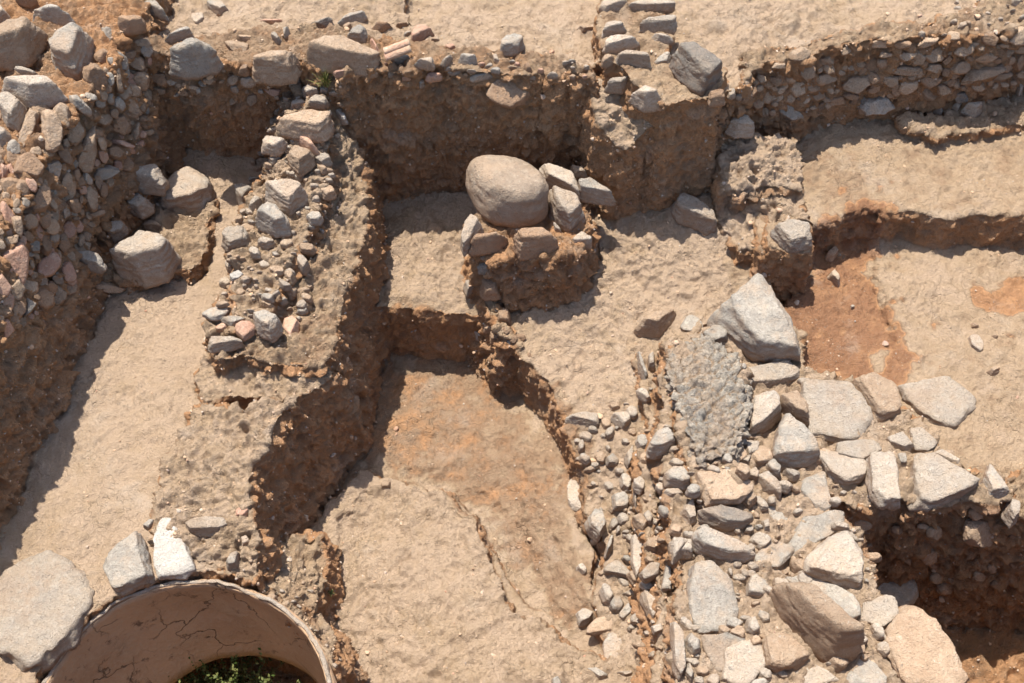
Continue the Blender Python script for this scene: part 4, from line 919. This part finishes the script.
fill([(575,440),(650,380),(665,480),(668,680),(600,600)], 50, 3, 9, 'g', 'LLLGT', 20, False, 'on the slope between the pit floor and the lower right wall')
fill([(680,350),(800,350),(850,480),(860,600),(940,683),(690,683),(670,480)], 45, 7, 14, 'g', 'LLGT', 20, False, 'among the slabs of the lower right wall')
fill([(690,480),(850,480),(900,610),(960,683),(690,683)], 60, 3, 11, 'g', 'LLGTT', 20, False, 'among the slabs of the lower right wall')
fill([(668,352),(745,345),(800,400),(760,480),(690,520),(665,440)], 16, 3, 7, 'g', 'LGT', 20, False, 'among the slabs of the lower right wall')
fill([(845,515),(1010,510),(1024,600),(930,590),(875,560)], 16, 5, 13, 'f', 'BTB', 15)
fill([(478,235),(500,240),(520,320),(540,385),(495,330)], 12, 3, 7, 'f', 'BGB', 15)
fill([(215,577),(275,592),(335,648),(352,683),(346,683),(326,655),(270,602),(215,588)], 16, 3, 6.5, 'g', 'LLT', 20, False, 'on the earth tip between the jar and the middle pit')
fill([(960,0),(1024,0),(1024,25),(900,45)], 16, 3, 7, 'g', 'LLT', 0, False, 'on the crumbled top of the coursed wall')
fill([(230,560),(330,560),(320,640),(250,600)], 14, 2.5, 5, 'g', 'LLT', 0, False, 'on the earth tip between the jar and the middle pit')
print('stones', len(MADE))
def merge(objs, name, parent=None):
    """the many smallest ones, beyond what can be kept as individuals, become one object"""
    V = []; F = []; MI = []; mats = []; k = 0
    for o in objs:
        me = o.data; v = np.empty(len(me.vertices)*3, np.float32); me.vertices.foreach_get('co', v); V.append(v.reshape(-1, 3)+np.array(o.location)[None])
        f = np.empty(len(me.polygons)*3, np.int32); me.polygons.foreach_get('vertices', f); F.append(f.reshape(-1, 3)+k); k += len(me.vertices)
        m = me.materials[0]
        if m not in mats: mats.append(m)
        MI.append(np.full(len(me.polygons), mats.index(m), np.int32)); bpy.data.objects.remove(o)
    r = mesh_obj(name, np.vstack(V), np.vstack(F), mats[0])
    for m in mats[1:]: r.data.materials.append(m)
    r.data.polygons.foreach_set('material_index', np.concatenate(MI)); r['kind'] = 'stuff'
    if parent: into(r, parent)
    return r
def px_area(p): return float(np.ptp(np.array(p)[:, 0])*np.ptp(np.array(p)[:, 1]))
MADE.sort(key=lambda t: -px_area(t[1])); gone = []
loose = [t for t in MADE if t[0].parent is None]
if len(loose) > 285:
    gone = loose[285:]; tag(merge([t[0] for t in gone], 'small_stones'), 'the smallest loose stones strewn between the larger ones', 'stones')
for w in WOBJ:
    own = [t for t in MADE if t not in gone and t[0].parent == w] if not gone else [t for t in MADE if all(t is not g for g in gone) and t[0].parent == w]
    if len(own) > 98:
        g2 = own[98:]; merge([t[0] for t in g2], 'small_stones', w); gone = gone+g2
ids = {id(t) for t in gone}; MADE = [t for t in MADE if id(t) not in ids]
# ---------------------------------------------------------------- the buried jar
def lathe(prof, n, name, m, parent=None, centre=(0, 0), squash=None):
    v = []; k = len(prof)
    for i in range(n):
        t = 2*math.pi*i/n
        for r, z, ox in prof: v.append((r*math.cos(t)+ox, r*math.sin(t), z))
    v = np.array(v); a = np.arange(n)[:, None]*k+np.arange(k)[None]; b = np.roll(a, -1, 0)
    f = np.stack([a[:, :-1], b[:, :-1], b[:, 1:], a[:, 1:]], -1).reshape(-1, 4)
    o = mesh_obj(name, v, f, m, parent); return o
def clay():
    m, nt, b = mat_new('fired_clay'); tc = N(nt, 'ShaderNodeTexCoord'); P = tc.outputs['Object']
    n1 = noise(nt, P, 2.2, 6, .6); n2 = noise(nt, P, 40, 5, .6)
    c = mix(nt, ramp(nt, n1, .35, .65), (.45, .295, .18), (.36, .23, .14)); c = mix(nt, ramp(nt, n2, .5, .8), c, (.42, .31, .21))
    c = mix(nt, ramp(nt, noise(nt, P, 5.5, 6, .75), .58, .66), c, (.16, .10, .065)); c = mix(nt, mth(nt, 'MULTIPLY', ramp(nt, noise(nt, P, 3.5, 7, .8, .5), .52, .66), .45), c, (.48, .35, .23)); flake = ramp(nt, noise(nt, P, 3.5, 7, .8, .5), .5, .7)
    d = N(nt, 'ShaderNodeTexNoise'); d.inputs['Scale'].default_value = 4; d.inputs['Detail'].default_value = 5; nt.links.new(P, d.inputs['Vector'])
    s = N(nt, 'ShaderNodeVectorMath', operation='SCALE'); s.inputs['Scale'].default_value = .35; nt.links.new(d.outputs['Color'], s.inputs[0])
    ad = N(nt, 'ShaderNodeVectorMath', operation='ADD'); nt.links.new(s.outputs[0], ad.inputs[0]); nt.links.new(P, ad.inputs[1])
    v = N(nt, 'ShaderNodeTexVoronoi', feature='DISTANCE_TO_EDGE'); v.inputs['Scale'].default_value = 2.1; nt.links.new(ad.outputs[0], v.inputs['Vector'])
    cr = mth(nt, 'MULTIPLY', mth(nt, 'MULTIPLY', ramp(nt, v.outputs['Distance'], .008, .002), .6), ramp(nt, noise(nt, P, 1.9, 2), .42, .55))
    c = mix(nt, cr, c, (.05, .032, .022)); nt.links.new(c, b.inputs['Base Color']); b.inputs['Roughness'].default_value = .8
    bump(nt, b, [(n1, .03), (flake, .004), (n2, .006), (mth(nt, 'MULTIPLY', cr, -1.0), .012)]); return m
CLAY = clay()
LOWR, LOWZ = JR*.78, -1.74
prof = []
for i in range(15):                                   # inner face: shoulder bulging under the rim
    t = i/14; z = RIMZ+(LOWZ-RIMZ)*t; r = (JR-.01)*(1-t)+LOWR*t+.05*math.sin(math.pi*t); prof.append((r, z, .15*t*t))
prof = [(JR+.035, LOWZ, 0), (JR+.03, RIMZ-.02, 0), (JR+.012, RIMZ+.0, 0), (JR-.004, RIMZ+.0, 0)]+prof+[(LOWR+.05, LOWZ-.02, .15), (JR+.035, LOWZ, 0)]
base = bpy.data.objects.new('buried_jar', None); COL.objects.link(base); base.location = (JC[0], JC[1], LOWZ)
jar = lathe(prof, 160, 'jar_wall', CLAY); jar.location = (0, 0, -LOWZ); jar.parent = base
lip = [(JR+.016, RIMZ-.01, 0), (JR+.016, RIMZ+.016, 0), (JR+.006, RIMZ+.024, 0), (JR-.004, RIMZ+.02, 0), (JR-.006, RIMZ-.0, 0), (JR+.016, RIMZ-.01, 0)]
rim = lathe(lip, 160, 'rim', RM['L']); rim.location = (0, 0, -LOWZ); rim.parent = base
v = np.array([q.co[:] for q in jar.data.vertices]); dn = fbm(v*2.5, 3, 4)*.012+fbm(v*14, 3, 8)*.004
rr = np.hypot(v[:, 0], v[:, 1]); v[:, 0] += dn*v[:, 0]/rr; v[:, 1] += dn*v[:, 1]/rr; top = v[:, 2] > RIMZ; v[:, 2] += np.where(top, fbm(v*7, 4, 2)*.02, 0)
jar.data.vertices.foreach_set('co', v.astype(np.float32).ravel()); jar.data.update()
v = np.array([q.co[:] for q in rim.data.vertices]); v[:, 2] += fbm(v*7, 4, 2)*.02+fbm(v*25, 3, 6)*.006; s_ = 1+(fbm(v*2.5, 3, 4)*.012+fbm(v*20, 3, 9)*.008)/JR; v[:, 0] *= s_; v[:, 1] *= s_
rim.data.vertices.foreach_set('co', v.astype(np.float32).ravel()); rim.data.update()
tag(base, 'wide cracked clay jar buried in the ground at the lower left, its inside in shade', 'jar')
# ---------------------------------------------------------------- tile tubes
def tube(a, b, r, name):
    a, b = np.array(a), np.array(b); ax = norm(b-a); u = norm(np.cross(ax, [0, 0, 1.0])); w = np.cross(u, ax); L = np.linalg.norm(b-a); v = []; f = []; n, m = 18, 14
    for i in range(m+1):
        rr_ = r*(1+.10*(i/m))
        for s in (rr_, rr_*.78):
            for j in range(n+1):
                t = math.pi*(-.08+1.16*j/n); v.append(a+ax*L*i/m+(u*math.cos(t)+w*math.sin(t))*s)
    K = 2*(n+1)
    for i in range(m):
        for j in range(n):
            p = i*K+j; f.append((p, p+1, p+K+1, p+K)); q = p+n+1; f.append((q+K, q+K+1, q+1, q))
        for j in (0, n): p = i*K+j; q = p+n+1; f.append((p, p+K, q+K, q))
    for i in (0, m):
        for j in range(n): p = i*K+j; q = p+n+1; f.append((p, p+1, q+1, q))
    v = np.array(v); c = v.mean(0); v = v-c; v += (fbm(v*30+a[0], 3, 5)*.0025)[:, None]
    o = mesh_obj(name, v, f, TILE); o.location = c; return o
TILE = rock_mat('terracotta', (.47, .27, .18), (.42, .24, .16), (.52, .38, .28), .45, .003)
zt = hit(400, 55)[0][2]+.05
g_ = 'curved tile fragments on the trench edge'
o = tube(at(384, 52, zt+.045), at(409, 42.5, zt+.06), .024, 'roof_tile'); tag(o, 'rear of the two curved clay tile fragments on the trench edge', 'roof tile', g_)
o = tube(at(385, 58, zt+.02), at(410, 48.5, zt+.035), .026, 'roof_tile'); tag(o, 'front of the two curved clay tile fragments, longer, on the trench edge', 'roof tile', g_)
# ---------------------------------------------------------------- plants
def leafmat(name, c1, c2):
    m, nt, b = mat_new(name); oi = N(nt, 'ShaderNodeNewGeometry'); c = mix(nt, oi.outputs['Random Per Island'], c1, c2)
    nt.links.new(c, b.inputs['Base Color']); b.inputs['Roughness'].default_value = .6; return m
LEAF = leafmat('weed_leaf', (.035, .06, .012), (.14, .14, .045)); BLADE = leafmat('grass_blade', (.07, .11, .02), (.30, .26, .10))
def weed(name, base, n, h, spread, leaf, m, stem=True):
    v = []; f = []
    for _ in range(n):
        a = rng.uniform(0, 2*math.pi); lean = rng.uniform(.1, 1)*spread; hh = h*rng.uniform(.5, 1)
        p0 = np.array([rng.gauss(0, spread*.12), rng.gauss(0, spread*.12), 0]); tip = p0+np.array([math.cos(a)*lean, math.sin(a)*lean, hh])
        side = np.array([-math.sin(a), math.cos(a), 0])*.0022
        mid = (p0+tip)/2+np.array([0, 0, hh*.12]); k = len(v)
        v += [p0-side, p0+side, mid+side, mid-side, tip]; f += [(k, k+1, k+2, k+3), (k+3, k+2, k+4, k+4)]
        for _ in range(leaf):
            t = rng.uniform(.25, 1); c = p0*(1-t)+tip*t+np.array([0, 0, hh*.1]); d = norm(np.array([rng.gauss(0, 1), rng.gauss(0, 1), rng.gauss(.2, .5)])); e = norm(np.cross(d, [rng.gauss(0, .3), rng.gauss(0, .3), 1])); L = rng.uniform(.012, .03); k = len(v)
            v += [c, c+d*L*.5+e*L*.28, c+d*L, c+d*L*.5-e*L*.28]; f += [(k, k+1, k+2, k+3)]
    me = bpy.data.meshes.new(name); me.from_pydata([tuple(q) for q in v], [], [tuple(dict.fromkeys(q)) for q in f]); me.materials.append(m)
    o = bpy.data.objects.new(name, me); COL.objects.link(o); o.location = base; return o
b_ = hit(326, 84)[0]; b_ = b_-np.array([0, 0, .01])
tag(weed('grass_tuft', b_, 60, .14, .10, 0, BLADE), 'small tuft of green and dry grass on the earth wall beside the trench edge', 'grass tuft')
b_ = hit(331, 594)[0]; tag(weed('weed', b_, 6, .03, .02, 2, LEAF), 'tiny green sprout at the foot of the earth tip near the jar', 'weed')
o = weed('ivy', (JC[0]-.05, JC[1]+JR*.5, -2.45), 260, .75, .5, 26, LEAF); tag(o, 'mass of dark green weeds growing at the bottom of the buried jar', 'weeds', None, 'stuff')
# ---------------------------------------------------------------- pebbles and crumbs
def pebbles(name, n, lo, hi, level, m, pick, seed, xy=None):
    rs = np.random.RandomState(seed); d, f = ICO[level]; V = []; F = []; T = []; k = 0; tries = 0
    AV = np.vstack([q[0] for q in SURF]); AN = np.vstack([q[1] for q in SURF]); AR = np.concatenate([q[2] for q in SURF])
    hh = sample(H, AV[:, 0], AV[:, 1]); okm = (AN[:, 2] > -.25) & (AV[:, 2] > -2.3) & ((AV[:, 2] > hh-.07) | (np.abs(AN[:, 2]) < .6)) & (np.abs(AV[:, 0]) < 3.6) & (AV[:, 1] > -2.7) & (AV[:, 1] < 2.4)
    AV, AN, AR = AV[okm], AN[okm], AR[okm]
    while k < n and tries < n*12:
        tries += 1; w = rs.randint(len(AV)); loc, nn = AV[w], AN[w]
        if rs.rand() > pick(AR[w]): continue
        r = lo+(hi-lo)*rs.rand()**3.5
        s = r*rs.uniform(.6, 1.25, 3); s[2] *= .75
        b = d*s; u = rs.normal(size=(7, 3)); u /= np.linalg.norm(u, axis=1)[:, None]
        for q in u: b -= np.outer(np.maximum(b@q-r*.55, 0), q)
        a = rs.uniform(0, 6.28); ca, sa = math.cos(a), math.sin(a); b = b@np.array([[ca, -sa, 0], [sa, ca, 0], [0, 0, 1]])
        V.append(b+loc+nn*r*.15); F.append(f+k*len(d)); T.append(np.full(len(d), rs.rand())); k += 1
    o = mesh_obj(name, np.vstack(V), np.vstack(F), m, smooth=False)
    return o
def pebble_mat():
    m, nt, b = mat_new('mixed_gravel'); g = N(nt, 'ShaderNodeNewGeometry'); r = g.outputs['Random Per Island']
    cr = N(nt, 'ShaderNodeValToRGB'); nt.links.new(r, cr.inputs[0]); e = cr.color_ramp.elements; e[0].color = (.48, .34, .23, 1); e[1].color = (.50, .42, .33, 1)
    for p, c in ((.45, (.45, .31, .20, 1)), (.62, (.33, .31, .28, 1)), (.78, (.50, .40, .30, 1)), (.88, (.34, .17, .11, 1)), (.93, (.33, .28, .24, 1))):
        q = e.new(p); q.color = c
    nt.links.new(mix(nt, ramp(nt, noise(nt, g.outputs['Position'], 70, 3), .4, .7), cr.outputs[0], (.45, .30, .19)), b.inputs['Base Color']); return m
GRAV = pebble_mat()
def pk(r): return min(1, .12+r*r*.9)
def pk2(r): return min(1, .02+max(0, r-.35)*1.2)
tag(pebbles('gravel', 22000, .0035, .012, 1, GRAV, pk, 3), kind='stuff', label='fine gravel and earth crumbs scattered over the trenches and walls', cat='gravel')
tag(pebbles('rubble', 1900, .009, .026, 2, GRAV, pk2, 5), kind='stuff', label='coarse rubble crumbs strewn over the walls and slopes', cat='rubble')
for o, _ in MADE: o.hide_viewport = False
print('objects', len(COL.objects))
